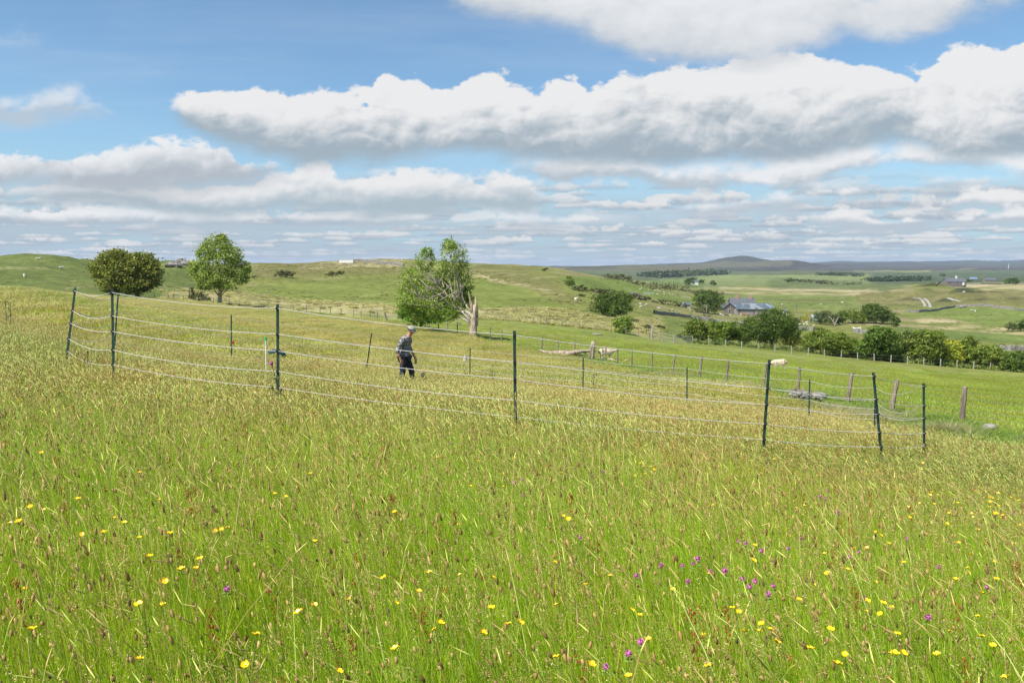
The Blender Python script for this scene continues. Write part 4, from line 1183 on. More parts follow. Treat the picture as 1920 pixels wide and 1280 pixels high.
# pale forked trunks: a birch above the hedgerow, bare boughs in the grey willow
b = P(1318, 625, 150, 300); s = 1 / ppm(b.y)
tree('birch_tree', 'thin birch with a pale forked trunk above the gate bush', 'tree', b,
     [(-8 * s, 0, 40 * s, 20 * s, 12 * s, 18 * s), (6 * s, 0, 56 * s, 14 * s, 10 * s, 12 * s), (-14 * s, 0, 24 * s, 16 * s, 10 * s, 12 * s), (16 * s, 0, 30 * s, 12 * s, 10 * s, 14 * s)], 850, .16, GREYG, 90,
     [(0, 0, -1), (0, 0, 14 * s), (3 * s, 0, 30 * s), (7 * s, 0, 55 * s)], .13, pale_bark, nl=14)
b = P(1553, 607, 220, 300); s = 1 / ppm(b.y)
o = thing('bare_tree', b + Vector((0, -6, 0)), 'bleached dead forked trunk in front of the grey willow', 'tree')
mb = MB(); mb.tube([(0, 0, -.3), (0, 0, .9), (-.6, 0, 2.0), (-1.8, 0, 3.4), (-2.6, 0, 4.0)], [.3, .26, .2, .14, .05], 7).tube([(0, 0, .9), (.5, 0, 2.0), (1.3, 0, 3.6)], [.24, .16, .05], 7).tube([(-.6, 0, 2), (-.3, 0, 3.4)], [.12, .04], 6)
mb.build('trunk', pale_bark, o, True)

# golden conifers of the farm garden
for i, (px, h) in enumerate(((1507, 12), (1513, 16), (1519.5, 16))):
    b = P(px, 597, 240, 330); s = 1 / ppm(b.y)
    tree('golden_conifer', ('shortest golden conifer, nearest the garden shrubs', 'middle golden conifer of the three', 'golden conifer nearest the greenhouse')[i], 'conifer', b,
         [(0, 0, h * s * .3, 3 * s, 3 * s, h * s * .28), (0, 0, h * s * .6, 2.4 * s, 2.4 * s, h * s * .28), (0, 0, h * s * .84, 1.3 * s, 1.3 * s, h * s * .16)], 260, .16, [(.50, .40, .02), (.42, .36, .03), (.55, .46, .04)], 95 + i, tr=.1, nl=3,
         group='golden conifers in the farm garden')


# ------------------------------------------------------------------ scrub lines and far woods
def hedge(name, label, line, h, wid, n, size, cols, seed, ya, yb):
    pts = [P(px, py, ya, yb) for px, py in line]
    me, _ = leaf_mesh(name, [((pts[i] * (1 - t) + pts[i + 1] * t + Vector((0, 0, h * .35))), ((pts[i + 1] - pts[i]).length * .16 + wid * .3, wid, h * (.45 + .35 * random.Random(seed + i * 7 + int(t * 10)).random())))
                                 for i in range(len(pts) - 1) for t in (.1, .35, .6, .85)], n, size, cols, seed)
    return tag(link(name, me, leaf_mat), label, 'hedge')


hedge('scrub_hedge', 'dark gorse hedge running down the slope under the flock', [(1078, 545), (1100, 547), (1130, 550), (1160, 556), (1190, 560), (1222, 566), (1262, 573), (1290, 578)], 2.2, 1.3, 3000, .38, SCRB, 131, 230, 420)
hedge('heath_hedge', 'long dark heath belt along the crest of the sheep slope', [(1136, 519), (1170, 522), (1210, 526), (1240, 532), (1280, 539), (1320, 549), (1350, 553)], 3.0, 3.5, 3200, .55, SCRB, 137, 380, 700)
hedge('roadside_hedge', 'low hedge in the hollow behind the far bright field', [(1480, 528), (1520, 530), (1560, 532), (1610, 534)], 4, 5, 900, 1.1, SCRB, 139, 900, 1700)
for nm, lab, line, h, wid, n, size, ya, yb in (('far_wood', 'distant dark conifer plantation under the heather moor', [(1225, 520), (1260, 518.5), (1300, 517), (1350, 515)], 12, 26, 4200, 3.6, 1500, 3400),
                                               ('far_wood', 'distant belt of trees beyond the mounds', [(1640, 527), (1670, 527), (1700, 526), (1740, 526)], 7, 14, 3600, 1.7, 1000, 1600),
                                               ('far_wood', 'thin distant tree line across the valley floor', [(1545, 516), (1580, 516), (1605, 518)], 6, 16, 1400, 2.2, 1400, 2600)):
    me, _ = leaf_mesh(nm, [((P(line[i][0] * (1 - t) + line[i + 1][0] * t, line[i][1] * (1 - t) + line[i + 1][1] * t, ya, yb) + Vector((0, 0, h * .4))), (wid * 1.5, wid, h * .55)) for i in range(len(line) - 1) for t in (0, .2, .4, .6, .8)], n, size,
                      [(.07, .10, .04), (.09, .125, .05), (.06, .085, .035)], n)
    tag(link(nm, me, leaf_mat), lab, 'woodland', kind='stuff')

hedge('bank_hedge', 'low rank undergrowth of nettles and brambles at the foot of the hedgerow', [(1300, 644), (1380, 648), (1450, 655), (1520, 661), (1590, 669), (1660, 676), (1730, 683), (1800, 689), (1870, 695), (1940, 700)], .75, 1.1, 9000, .14, [(.13, .20, .035), (.18, .25, .045), (.10, .15, .03), (.26, .27, .08)], 151, 100, 160)

# ------------------------------------------------------------------ wooden fences
wood = plainmat('weathered_wood', (.31, .255, .195), (.15, .12, .09), 3, .9, .6, .02, .1, 7, (6, 6, .8))
grey_wood = plainmat('silver_wood', (.46, .43, .38), (.24, .22, .19), 3, .9, .6, .02, .1, 7, (6, 6, .8))
galv = plainmat('galvanised_wire', (.32, .33, .32), (.2, .2, .2), 40, .5, .1, .001, .5)


def wire_run(mb, A, B, sag, r, n=6):
    A, B = Vector(A), Vector(B)
    mb.tube([A.lerp(B, i / n) - Vector((0, 0, sag * 4 * (i / n) * (1 - i / n))) for i in range(n + 1)], r, 4, False)


def wood_fence(name, label, spec, wires=(.25, .5, .75, 1.0), wr=.0022, mat=wood, r=.058):
    """spec: foot (px, Y), height, lean along x, lean along y, radius"""
    o = thing(name, G(*spec[0][:2]), label, 'fence'); base = o.location.copy(); tops = []
    for i, sp in enumerate(spec):
        p = G(sp[0], sp[1]) - base; h = sp[2]; lx = sp[3] if len(sp) > 3 else 0; rr = sp[4] if len(sp) > 4 else r
        d = Vector((lx, .02, 1)) * h
        mb = MB(); rnd = random.Random(i * 3 + 1)
        w_ = rr * rnd.uniform(.9, 1.15)
        mb.tube([p - Vector((0, 0, .3)), p + d * .3, p + d * .7, p + d * .985, p + d], [w_ * 1.05, w_, w_ * .98, w_ * .95, w_ * .8], 8)
        mb.build('post', mat, o)
        tops.append((p, d))
    mb = MB()
    for (p0, d0), (p1, d1) in zip(tops[:-1], tops[1:]):
        if (p1 - p0).length > 14: continue
        for k in wires: wire_run(mb, p0 + d0 * k, p1 + d1 * k, .01, wr, 3)
    if mb.v: mb.build('wire', galv, o)
    return o


leanr = {1805: (.045, .085), 1680.6: (.16, .085), 1593: (.14, .075), 1500: (.05, .062), 1435: (.10, .06), 1365: (.09, .055), 1315: (.11, .055), 1265: (.14, .05), 726: (-.28, .09)}
fl = []
for (px, Y) in ((1920 + 130, 22), (1803, 25), (1670.5, 28.6), (1588.5, 31.8), (1496, 34.5), (1431, 37), (1361.5, 39.5), (1311, 42), (1260, 44.5), (1222, 47), (1184.5, 50), (1157.5, 52.5), (1134.5, 55), (1077, 61), (1046, 64), (1016, 67), (941, 71),
                (919, 73), (857, 76.5), (839, 79), (822, 82), (805, 85.5), (746, 91), (726, 93), (708, 95), (694, 98), (677, 101), (663, 105), (640, 108), (620, 111), (600, 114), (575, 118), (550, 122), (520, 126), (490, 130),
                (460, 133), (430, 136), (401, 138), (389, 139.5), (377, 141), (344, 143), (326, 144), (316, 145), (290, 146), (262, 147), (244, 148), (237, 149)):
    k = min(leanr, key=lambda a: abs(a - px)); ln = leanr[k] if abs(k - px) < 12 else (random.Random(int(px)).uniform(-.02, .05), .05)
    fl.append((px, Y, 1.18 if Y < 80 else 1.1, ln[0], ln[1]))
wood_fence('wooden_fence', 'long fence of weathered wooden posts and thin wire around the meadow', fl, wires=(.12, .25, .38, .52, .68, .85), wr=.0030)
ff = []
for px in list(range(1298, 1990, 1))[::31] + []:
    t = (px - 1290) / 630
    py = 640 + 55 * t + 4 * math.sin(t * 3.1)
    g = P(px, py + 3, 95, 165); ff.append((px, g.y, 1.15, random.Random(px).uniform(-.06, .06), .07))
wood_fence('hedge_fence', 'post and wire fence along the foot of the hedgerow', ff, wires=(.5, .9), wr=.006, mat=grey_wood)
rf = [(px, Y, 1.05, random.Random(px).uniform(-.06, .06), .055) for px, Y in ((1000, 108), (1025, 110), (1054, 112), (1086, 113), (1118, 114), (1146, 116), (1174, 118), (1197, 118), (1217, 119))]
wood_fence('marsh_fence', 'row of small posts between the sheep field and the rushes', rf, wires=(.5, .9), wr=.006)
hf = [(473, 180, 1.1), (478, 190, 1.1), (483, 200, 1.1), (489, 210, 1.1), (495, 220, 1.1), (501, 230, 1.1), (508, 240, 1.1), (515, 252, 1.1)]
wood_fence('hill_fence', 'line of little posts climbing the hill toward the gorse', hf, wires=(.5, .9), wr=.007, mat=grey_wood, r=.07)
vf = [(1222, 124, 1.2), (1221, 132, 1.2), (1224, 140, 1.2), (1223, 150, 1.2), (1216, 162, 1.2), (1205, 178, 1.2)]
wood_fence('lane_fence', 'short fence climbing from the wooden hurdle to the wall', vf, wires=(.4, .65, .9), wr=.02, mat=grey_wood, r=.08)

# stone piles, boulder and the stump in the fence line
stone = plainmat('field_stone', (.30, .285, .25), (.12, .115, .10), 6, .95, .8, .03, .1, 7)
o = thing('stone_pile', G(1496, 31.4), 'heap of grey field stones around the foot of a fence post', 'stones')
rnd = random.Random(3)
for i in range(80):
    x = rnd.gauss(0, .36); y = rnd.gauss(-.1, .24); r_ = rnd.uniform(.045, .10)
    z = max(0.06, .42 - abs(x) * .42) * rnd.uniform(.3, 1)
    MB().blob((x, y, z), (r_ * 1.25, r_, r_ * .8), i, 6, 4, .35, rnd.random() * 3).build('stone', stone, o, rot=(0, 0, 0))
mb = MB().blob((0, 0, .12), (.36, .28, .20), 4, 12, 7, .16); tag(mb.build('boulder', stone, None, True, G(1535, 31.9)), 'smooth pale boulder lying beside the heap of stones', 'rock')
mb = MB().blob((0, 0, .08), (.26, .2, .15), 9, 10, 6, .2); tag(mb.build('field_rock', stone, None, True, G(1855, 22.8)), 'lone grey rock in the grass beyond the last fence post', 'rock')
b = G(1111, 58)
o = thing('tree_stump', b, 'splintered pale stump standing upright in the fence line', 'stump')
mb = MB().tube([(0, 0, -.2), (0, 0, .4), (.06, 0, .9), (.02, 0, 1.32), (0, 0, 1.4)], [.20, .15, .14, .16, .07], 9, True, .12).tube([(-.16, 0, -.1), (-.16, 0, .7), (-.12, 0, 1.15)], [.10, .08, .02], 7, True, .1)
bleach = plainmat('bleached_wood', (.52, .43, .33), (.17, .12, .09), 2.2, .9, .9, .06, .1, 7, (5, 5, .8))
mb.build('trunk', bleach, o, True)
b = G(1056, 60.5)
o = thing('fallen_tree', b, 'bleached fallen tree with twisted limbs lying along the fence', 'log')
s = 1 / ppm(60.5)


def ql(px, py, dy=0.): 
    return Vector(((px - 1056) * s, dy, float(ground(b.x + (px - 1056) * s, b.y + dy)) - b.z + max(0.02, (668 - (px - 1056) * -.10 - py) * s * .85) - .06))


mb = MB().tube([ql(1012, 649), ql(1022, 654), ql(1034, 657), ql(1052, 658.5), ql(1072, 656)], [.05, .16, .21, .25, .20], 9, True, .25).tube([ql(1052, 663, -.2), ql(1062, 661, -.2), ql(1078, 657, -.1), ql(1090, 655), ql(1104, 654.5), ql(1118, 656)], [.18, .23, .19, .13, .11, .04], 8, True, .25)
mb.build('trunk', bleach, o, True)
mb = MB().tube([ql(1076, 661), ql(1088, 665, .1), ql(1099, 668, .1), ql(1104, 670, .1)], [.14, .12, .10, .05], 7, True, .15).tube([ql(1092, 656), ql(1099, 661), ql(1102, 665)], [.06, .04, .03], 5)
mb.tube([ql(1118, 670, -1), ql(1140, 672, -2.5), ql(1150, 677, -3), ql(1158, 680, -3)], [.05, .09, .07, .04], 6).tube([ql(1158, 681, -3), ql(1164, 674, -3), ql(1175, 676, -3)], [.06, .05, .02], 5).tube([ql(1160, 681, -3), ql(1170, 683, -3), ql(1184, 684, -3)], [.06, .04, .02], 5)
mb.build('limb', bleach, o, True)
tag(MB().tube([(0, 0, .1), (1.3, 0, .0)], [.1, .06], 6).build('dead_branch', grey_wood, None, True, G(1111, 100)), 'pale broken branch on the grass before the marsh fence', 'branch')

# gates
gr = thing('wooden_hurdle', G(1222, 116), 'grey wooden rail hurdle beside the metal gate', 'gate'); s = 1 / ppm(116)
mb = MB()
for k in (0, .5, 1.0): mb.box(*((0, 42 * s, -.03, .03, .22 + k - .05, .22 + k + .05)), M=Matrix(((1, 0, 0, 0), (0, 1, 0, 0), (-.20, 0, 1, 0), (0, 0, 0, 1))))
mb.build('rail', grey_wood, gr)
for x in (0, 20, 42): MB().tube([(x * s, 0, -.4 - x * s * .2), (x * s, 0, 1.35 - x * s * .2)], .08, 7).build('post', grey_wood, gr)
gr = thing('metal_gate', G(1263, 118), 'grey metal field gate between the hurdle and the hedgerow', 'gate'); mb = MB()
for k in range(6): mb.tube([(0, 0, .15 + k * .19), (36 / ppm(118), .3, .05 + k * .19)], .022, 5)
mb.tube([(0, 0, .1), (0, 0, 1.15)], .03, 6).tube([(36 / ppm(118), .3, 0), (36 / ppm(118), .3, 1.05)], .03, 6).tube([(18 / ppm(118), .15, .05), (18 / ppm(118), .15, 1.1)], .02, 5)
mb.build('frame', galv, gr)
tag(gr)
gr = thing('green_gate', P(1206, 588, 260, 400), 'pale green metal gate in the gap of the long stone wall', 'gate'); s = 1 / ppm(gr.location.y)
mb = MB()
for k in range(7): mb.box(0, 19 * s, -.02, .02, .1 + k * .19, .16 + k * .19)
for x in (0, 9.5, 19): mb.box(x * s - .04, x * s + .04, -.05, -.022, 0, 1.35)
mb.build('frame', plainmat('pale_green_paint', (.42, .55, .46), (.36, .48, .40), 5), gr)

# ------------------------------------------------------------------ dry stone walls
m, nt, out = newmat('dry_stone')
vo = nt.nodes.new('ShaderNodeTexVoronoi'); vo.inputs['Scale'].default_value = 2.4
nt.links.new(objpos(), vo.inputs['Vector'])
vc = V(vo.outputs['Color'])
principled(out, mixcol(sstep(vc + noise(objpos(), 1.2, 3) * .5, .3, 1.1), (.11, .105, .09), (.29, .275, .245)), .95, bump(V(vo.outputs['Distance']), -.5, .1), .1)
wallmat = m


def wall(label, line, h, ya, yb, wid=.7, seed=1, name='stone_wall'):
    mb = MB(); rnd = random.Random(seed); P_ = []
    pts = [P(px, py, ya, yb) for px, py in line]
    for a, b in zip(pts[:-1], pts[1:]):
        n = max(2, int((b - a).length / 1.6))
        for i in range(n): P_.append(a.lerp(b, i / n))
    P_.append(pts[-1]); c0 = P_[0].copy(); V_, F_ = [], []
    for i, p in enumerate(P_):
        z = float(ground(p.x, p.y)); d = (P_[min(i + 1, len(P_) - 1)] - P_[max(i - 1, 0)]); d.z = 0; d.normalize(); nn = Vector((-d.y, d.x, 0))
        hh = h * rnd.uniform(.82, 1.1)
        for k, (o_, zz) in enumerate(((-.5, -.6), (-.36, hh), (-.1, hh + .1), (.3, hh * .96), (.5, -.6))):
            q_ = p + nn * wid * o_ - c0; V_.append(Vector((q_.x + rnd.uniform(-.05, .05), q_.y, z + zz - c0.z)))
    for i in range(len(P_) - 1):
        for k in range(4): F_.append((i * 5 + k, i * 5 + k + 1, i * 5 + 6 + k, i * 5 + 5 + k))
    mb.add(V_, F_)
    return tag(mb.build(name, wallmat, None, False, c0), label, 'wall')


wall('short stone wall end beside the pale green gate', [(1181, 586), (1192, 587), (1204, 588)], 1.5, 240, 380, seed=1)
wall('long grey stone wall falling from the green gate toward the oak', [(1226, 588), (1260, 592), (1295, 596), (1330, 601), (1365, 607), (1400, 612), (1440, 619)], 1.15, 190, 380, seed=2)
wall('low stone wall between the oak and the willow bushes', [(1478, 617), (1505, 619), (1526, 620)], 1.2, 200, 360, seed=3)
wall('low stone wall glimpsed above the hedgerow trees', [(1600, 623), (1625, 627), (1650, 630), (1668, 633)], 1.2, 180, 330, seed=4)
wall('broad stone wall curving round the field below the farm track', [(1700, 585), (1722, 586), (1745, 584), (1765, 580), (1790, 576), (1830, 574), (1870, 577), (1905, 581), (1960, 586)], 1.3, 330, 640, seed=5)
wall('stone wall in the low field at the picture edge', [(1870, 655), (1895, 657), (1960, 659)], 1.2, 130, 260, seed=6)
wall('dark stone wall along the top of the left hill', [(655, 491), (675, 490), (700, 492), (720, 496), (757, 499)], 1.5, 330, 620, seed=7)
wall('thin far wall along the field before the distant house', [(1755, 536), (1790, 534), (1840, 533), (1900, 532), (1960, 531)], 1.5, 500, 1000, seed=8)
tag(MB().blob((0, 0, .6), (2.2, 1, 1.1), 3, 10, 6, .2).build('pale_rock', stone, None, True, P(1802, 577, 380, 600) + Vector((0, -1.5, 0))), 'pale slab of rock set in the curving stone wall', 'rock')
for i, (px, py, w) in enumerate(((326, 500, 2.8), (352, 498, 3.4), (340, 494, 2.2))):
    b = P(px, py, 230, 420)
    tag(MB().blob((0, 0, .4), (w, 1.8, 1.3), 20 + i, 14, 7, .3).blob((w * .6, -.4, .2), (w * .5, 1.2, .9), 30 + i, 9, 5, .3).build('rock_outcrop', stone, None, False, b), ('low grey outcrop nearest the round olive tree', 'larger grey outcrop nearest the tall light tree', 'small outcrop behind the two larger ones')[i], 'rocks')

# ------------------------------------------------------------------ farm track
gravel = plainmat('pale_gravel', (.34, .335, .31), (.27, .26, .24), 1.5, .95, .3, .02, .1)


def strip(name, pxs, wid, ya, yb, label):
    mb = MB(); pts = [P(a, c, ya, yb) for a, c in pxs]; Q = []
    for a, c in zip(pts[:-1], pts[1:]):
        for i in range(8): Q.append(a.lerp(c, i / 8))
    Q.append(pts[-1])
    for off in (-wid * .32, wid * .32) if wid > 2 else (0,):
        V_, F_ = [], []; w = wid * .17 if wid > 2 else wid * .5
        for i, p in enumerate(Q):
            d = Q[min(i + 1, len(Q) - 1)] - Q[max(i - 1, 0)]; d.z = 0; d.normalize(); nn = Vector((-d.y, d.x, 0))
            for sg in (-1, 1):
                q_ = p + nn * (off + sg * w); V_.append((q_.x, q_.y, float(ground(q_.x, q_.y)) + .10))
        for i in range(len(Q) - 1): F_.append((2 * i, 2 * i + 1, 2 * i + 3, 2 * i + 2))
        mb.add(V_, F_)
    return tag(mb.build(name, gravel), label, None, kind='structure')


strip('track', [(1739, 576), (1738, 570), (1734, 564), (1728, 560), (1716, 558)], 4.6, 380, 640, 'pale gravel farm track')
strip('path', [(1776, 559), (1786, 562), (1800, 565)], 2.0, 400, 700, 'pale gravel track seen again further on')

# ------------------------------------------------------------------ buildings
slate = plainmat('slate_roof', (.125, .135, .15), (.085, .09, .10), 1.2, .7, .5, .05, .3, 6, (1, 1, 3))
stonewall = plainmat('house_stone', (.25, .22, .185), (.15, .135, .115), 1.6, .95, .7, .06, .1, 6)
render_w = plainmat('white_render', (.80, .79, .75), (.70, .69, .66), 2)
brick = plainmat('red_chimney', (.48, .30, .24), (.36, .22, .18), 3)
glass = plainmat('dark_glass', (.03, .035, .04), (.05, .05, .06), 3, .15, 0, 0, .6)
m, nt, out = newmat('patched_tin')
sp = nt.nodes.new('ShaderNodeSeparateXYZ'); nt.links.new(objpos(), sp.inputs[0])
bk = nt.nodes.new('ShaderNodeTexVoronoi'); bk.distance = 'CHEBYCHEV'; bk.inputs['Scale'].default_value = .55; nt.links.new(vec(V(sp.outputs[0]), V(sp.outputs[2]) * 1.4, 0.0), bk.inputs['Vector'])
t_ = V(bk.outputs['Color'])
wv = V.m('SINE', V(sp.outputs[0]) * 22.0)
principled(out, mixcol(sstep(t_, .3, .55), (.085, .11, .13), mixcol(sstep(t_, .62, .7), (.14, .20, .235), (.22, .24, .255))), .6, bump(wv, .6, .05), .4)
tin = m
m, nt, out = newmat('rusty_tin')
sp = nt.nodes.new('ShaderNodeSeparateXYZ'); nt.links.new(objpos(), sp.inputs[0])
ru = noise(vec(V(sp.outputs[0]) * 1.1, V(sp.outputs[1]), V(sp.outputs[2]) * .12), 1.0, 5, .7)
principled(out, mixcol(sstep(ru, .5, .62), (.30, .29, .28), (.26, .13, .09)), .8, bump(V.m('SINE', V(sp.outputs[0]) * 26.0), .6, .05), .2)
rust = m


def gable(parent, W, D, H, RH, x0=0, y0=0, over=.3, wm=stonewall, rm=slate):
    """a block W wide (x), D deep with a gabled roof whose ridge runs along x"""
    mb = MB().box(x0, x0 + W, y0, y0 + D, -1.5, H)
    mb.add([(x0 + .01, y0, H), (x0 + .01, y0 + D, H), (x0 + .01, y0 + D / 2, H + RH), (x0 + W - .01, y0, H), (x0 + W - .01, y0 + D, H), (x0 + W - .01, y0 + D / 2, H + RH)], [(0, 2, 1), (3, 4, 5)])
    mb.build('wall', wm, parent)
    r = MB(); k = RH / (D / 2)
    for sg, ya_, yb_ in ((1, y0 - over, y0 + D / 2), (-1, y0 + D + over, y0 + D / 2)):
        za, zb = H - over * k, H + RH
        v = [(x0 - over, ya_, za), (x0 + W + over, ya_, za), (x0 + W + over, yb_, zb), (x0 - over, yb_, zb)]
        v2 = [(a, b_, c + .18) for a, b_, c in v]
        r.add(v + v2, [(0, 3, 2, 1), (4, 5, 6, 7), (0, 1, 5, 4), (2, 3, 7, 6), (0, 4, 7, 3), (1, 2, 6, 5)])
    return r.build('roof', rm, parent)


def win(parent, x, y, z, w, h, name='window', mat=None):
    f = MB().box(x - w / 2, x + w / 2, y - .06, y + .02, z, z + h).build(name, render_w, parent)
    MB().box(x - w / 2 + .1, x + w / 2 - .1, y - .09, y - .063, z + .1, z + h - .1).build('pane', mat or glass, f)


b = P(1383, 590, 300, 470); s = 1 / ppm(b.y)
h = thing('farmhouse', (b.x, b.y + 8, b.z), 'grey stone farmhouse with a slate roof and two red chimneys', 'house')
rf_ = gable(h, 46 * s, 8, 3.4, 3.8, 0, 2)
for x, w in ((14, .9), (40, .8)):
    c = MB().box(x * s - w * .8, x * s + w * .8, 5.4, 6.6, 6.2, 8.3).build('chimney', brick, rf_)
    MB().tube([(x * s - .3, 6, 8.3), (x * s - .3, 6, 8.9)], .16, 6).tube([(x * s + .35, 6, 8.3), (x * s + .35, 6, 8.9)], .16, 6).build('chimney_pot', brick, c)
mb = MB(); W2, D2 = 5.6, 7.5                                   # wing with its gable to the viewer
x0 = -5.2
mb.box(x0, x0 + W2, -2.5, 1.97, -1.5, 2.9); mb.add([(x0, -2.49, 2.9), (x0 + W2, -2.49, 2.9), (x0 + W2 / 2, -2.49, 5.2)], [(0, 1, 2)]); mb.build('side_wing', stonewall, h)
r = MB()
for xa, xb in ((x0 - .3, x0 + W2 / 2), (x0 + W2 + .3, x0 + W2 / 2)):
    v = [(xa, -2.9, 2.6), (xb, -2.9, 5.25), (xb, 4.5, 5.25), (xa, 4.5, 2.6)]; v2 = [(a, c, d + .18) for a, c, d in v]
    r.add(v + v2, [(0, 1, 2, 3), (4, 7, 6, 5), (0, 4, 5, 1), (1, 5, 6, 2), (2, 6, 7, 3), (3, 7, 4, 0)])
r.build('wing_roof', slate, h)
win(h, x0 + W2 / 2, -2.5, 1.0, 1.0, 1.3)
for x in (6, 11): win(h, x, 2, 1.6, .9, 1.2)
o = thing('tin_barn', (b.x - .5 * s, b.y + 1.0, float(ground(b.x + 30 * s, b.y)) + .1), 'long tin barn with patched blue roof and rusty walls', 'barn')
MB().box(0, 70 * s, 0, 6, -1.5, 3.0).build('wall', rust, o)
mb = MB(); v = [(-.3, -.5, 3.0), (70 * s + .3, -.5, 3.0), (70 * s + .3, 6.2, 5.4), (-.3, 6.2, 5.4)]; v2 = [(a, c, d + .1) for a, c, d in v]
mb.add(v + v2, [(0, 3, 2, 1), (4, 5, 6, 7), (0, 1, 5, 4), (2, 3, 7, 6), (0, 4, 7, 3), (1, 2, 6, 5)]).build('roof', tin, o)
b = P(1470, 592, 270, 420); s = 1 / ppm(b.y)
o = thing('white_shed', (b.x, b.y, b.z), 'small white shed half hidden behind the oak crown', 'shed'); gable(o, 5 * s, 3, 2.2, 1.0, wm=render_w)
win(o, 2 * s, 0, .6, .8, 1.0)
b = P(1522, 597, 240, 330); s = 1 / ppm(b.y)
o = thing('greenhouse', (b.x, b.y, b.z), 'long low greenhouse with a pale blue glazed roof', 'greenhouse')
MB().box(0, 20 * s, 0, 3, -.5, 1.3).build('wall', plainmat('pale_glazing', (.40, .50, .46), (.32, .42, .40), 3, .3), o)
mb = MB(); v = [(-.1, -.1, 1.3), (20 * s + .1, -.1, 1.3), (18 * s, 1.5, 2.7), (1 * s, 1.5, 2.7)]; mb.add(v + [(18 * s, 3.1, 1.3), (1 * s, 3.1, 1.3)], [(0, 1, 2, 3), (3, 2, 4, 5), (1, 4, 2), (0, 3, 5)])
mb.build('roof', plainmat('polythene', (.40, .47, .54), (.32, .38, .46), 2, .35, .1, .01, .5, 3, (8, 1, 1)), o)
b = P(1287, 577, 260, 420); s = 1 / ppm(b.y)
o = thing('field_shed', (b.x - 8 * s, b.y, b.z), 'tiny grey field shed at the lower end of the gorse hedge', 'shed'); gable(o, 15 * s, 3, 1.5, .9, wm=plainmat('shed_block', (.46, .42, .38), (.34, .30, .27), 2), rm=tin)
b = P(1776, 531, 500, 900); s = 1 / ppm(b.y)
o = thing('distant_house', (b.x, b.y, b.z), 'stone house with a slate roof alone on the right ridge', 'house', rz=.0)
rf_ = gable(o, 36 * s, 9, 3.2, 3.2); c = MB().box(20 * s, 20 * s + 1.3, 4, 5, 5, 8.4).build('chimney', render_w, rf_)
for x in (11, 16, 24, 31): win(o, x * s, 0, 1, 1.1, 1.4)
f = MB().box(28.3 * s, 30.5 * s, -1.5, -.02, 0, 2.6).build('porch', render_w, o)
for i, (px, py, w, hh, ya, yb, lab) in enumerate(((1303, 534, 12, 4, 900, 1300, 'tiny white cottage among far dark trees'), (1858, 529, 22, 3, 650, 1100, 'low ruined farm building beyond the thin far wall'), (1826, 526, 14, 2.5, 800, 1500, 'distant blue roofed shed past the ridge house'))):
    b = P(px, py, ya, yb); s = 1 / ppm(b.y)
    o = thing(('white_cottage', 'ruined_barn', 'blue_shed')[i], (b.x - w * s / 2, b.y, b.z), lab, 'house' if i == 0 else 'shed')
    gable(o, w * s, 7, hh, 2.6, wm=render_w if i == 0 else stonewall, rm=(slate, slate, plainmat('blue_tin', (.16, .24, .36), (.12, .19, .30), 2))[i])
    win(o, w * s * .4, 0, 1, 1.4, 1.4)
b = P(636, 494, 300, 560); s = 1 / ppm(b.y)
o = thing('long_trailer', (b.x, b.y, b.z), 'long low white shed on the brow of the left hill', 'shed')
MB().box(0, 26 * s, 0, 3, .3, 2.2).build('wall', render_w, o); MB().box(-.1, 26 * s + .1, -.1, 3.1, 2.203, 2.35).build('roof', plainmat('pale_roof', (.6, .62, .62), (.5, .5, .5), 1), o)

# poles
for i, (px, py, h_, ya, yb, lab, mt) in enumerate(((1493.5, 583, 17, 300, 420, 'wooden telegraph pole beside the farm garden', wood), (1843, 528, 16, 650, 1000, 'thin far pole beside the ruined farm building', wood), (1898, 521, 13, 700, 1100, 'pale far pole before the dark tree clump', grey_wood), (1890.5, 504, 9, 2200, 4600, 'faint white mast on the far ridge', render_w))):
    b = P(px, py, ya, yb); s = 1 / ppm(b.y); H = h_ * s
    o = thing(('telegraph_pole', 'telegraph_pole', 'telegraph_pole', 'radio_mast')[i], b, lab, 'pole' if i < 3 else 'mast')
    MB().tube([(0, 0, -.5), (0, 0, H)], [.22 * max(1, s * 2.2), .16 * max(1, s * 2.2)], 7).build('pole', mt, o)
    if i < 3: MB().box(-.9 if i == 0 else -.6, .9 if i == 0 else .6, -.35, -.24, H - .7, H - .45).build('crossarm', mt, o)

# ------------------------------------------------------------------ sheep and cattle
def skin_mesh(name, V_, E_, R_, root=0, sub=2, quads=None):
    """one continuous surface grown around a skeleton"""
    me = bpy.data.meshes.new('tmp'); bm = bmesh.new(); ly = bm.verts.layers.skin.verify()
    vs = []
    for i, (p, r_) in enumerate(zip(V_, R_)):
        v_ = bm.verts.new(p); sk = v_[ly]; sk.radius = (r_, r_) if not hasattr(r_, '__len__') else r_; sk.use_root = (i == root); vs.append(v_)
    for a, b_ in E_: bm.edges.new((vs[a], vs[b_]))
    bm.to_mesh(me); bm.free()
    o_ = bpy.data.objects.new('tmp', me); COL.objects.link(o_)
    sm = o_.modifiers.new('skin', 'SKIN'); sm.use_smooth_shade = True
    ss = o_.modifiers.new('sub', 'SUBSURF'); ss.levels = sub; ss.render_levels = sub
    bpy.context.view_layer.update()
    out_ = bpy.data.meshes.new_from_object(o_.evaluated_get(bpy.context.evaluated_depsgraph_get())); out_.name = name
    bpy.data.objects.remove(o_)
    for p in out_.polygons: p.use_smooth = True
    out_.materials.clear()
    return out_


def chain(V_, E_, R_, a, pts):
    """append a chain of (point, radius) to the skeleton, joined to vertex a; returns the last index"""
    for p, r_ in pts:
        V_.append(p); R_.append(r_)
        if a is not None: E_.append((a, len(V_) - 1))
        a = len(V_) - 1
    return a


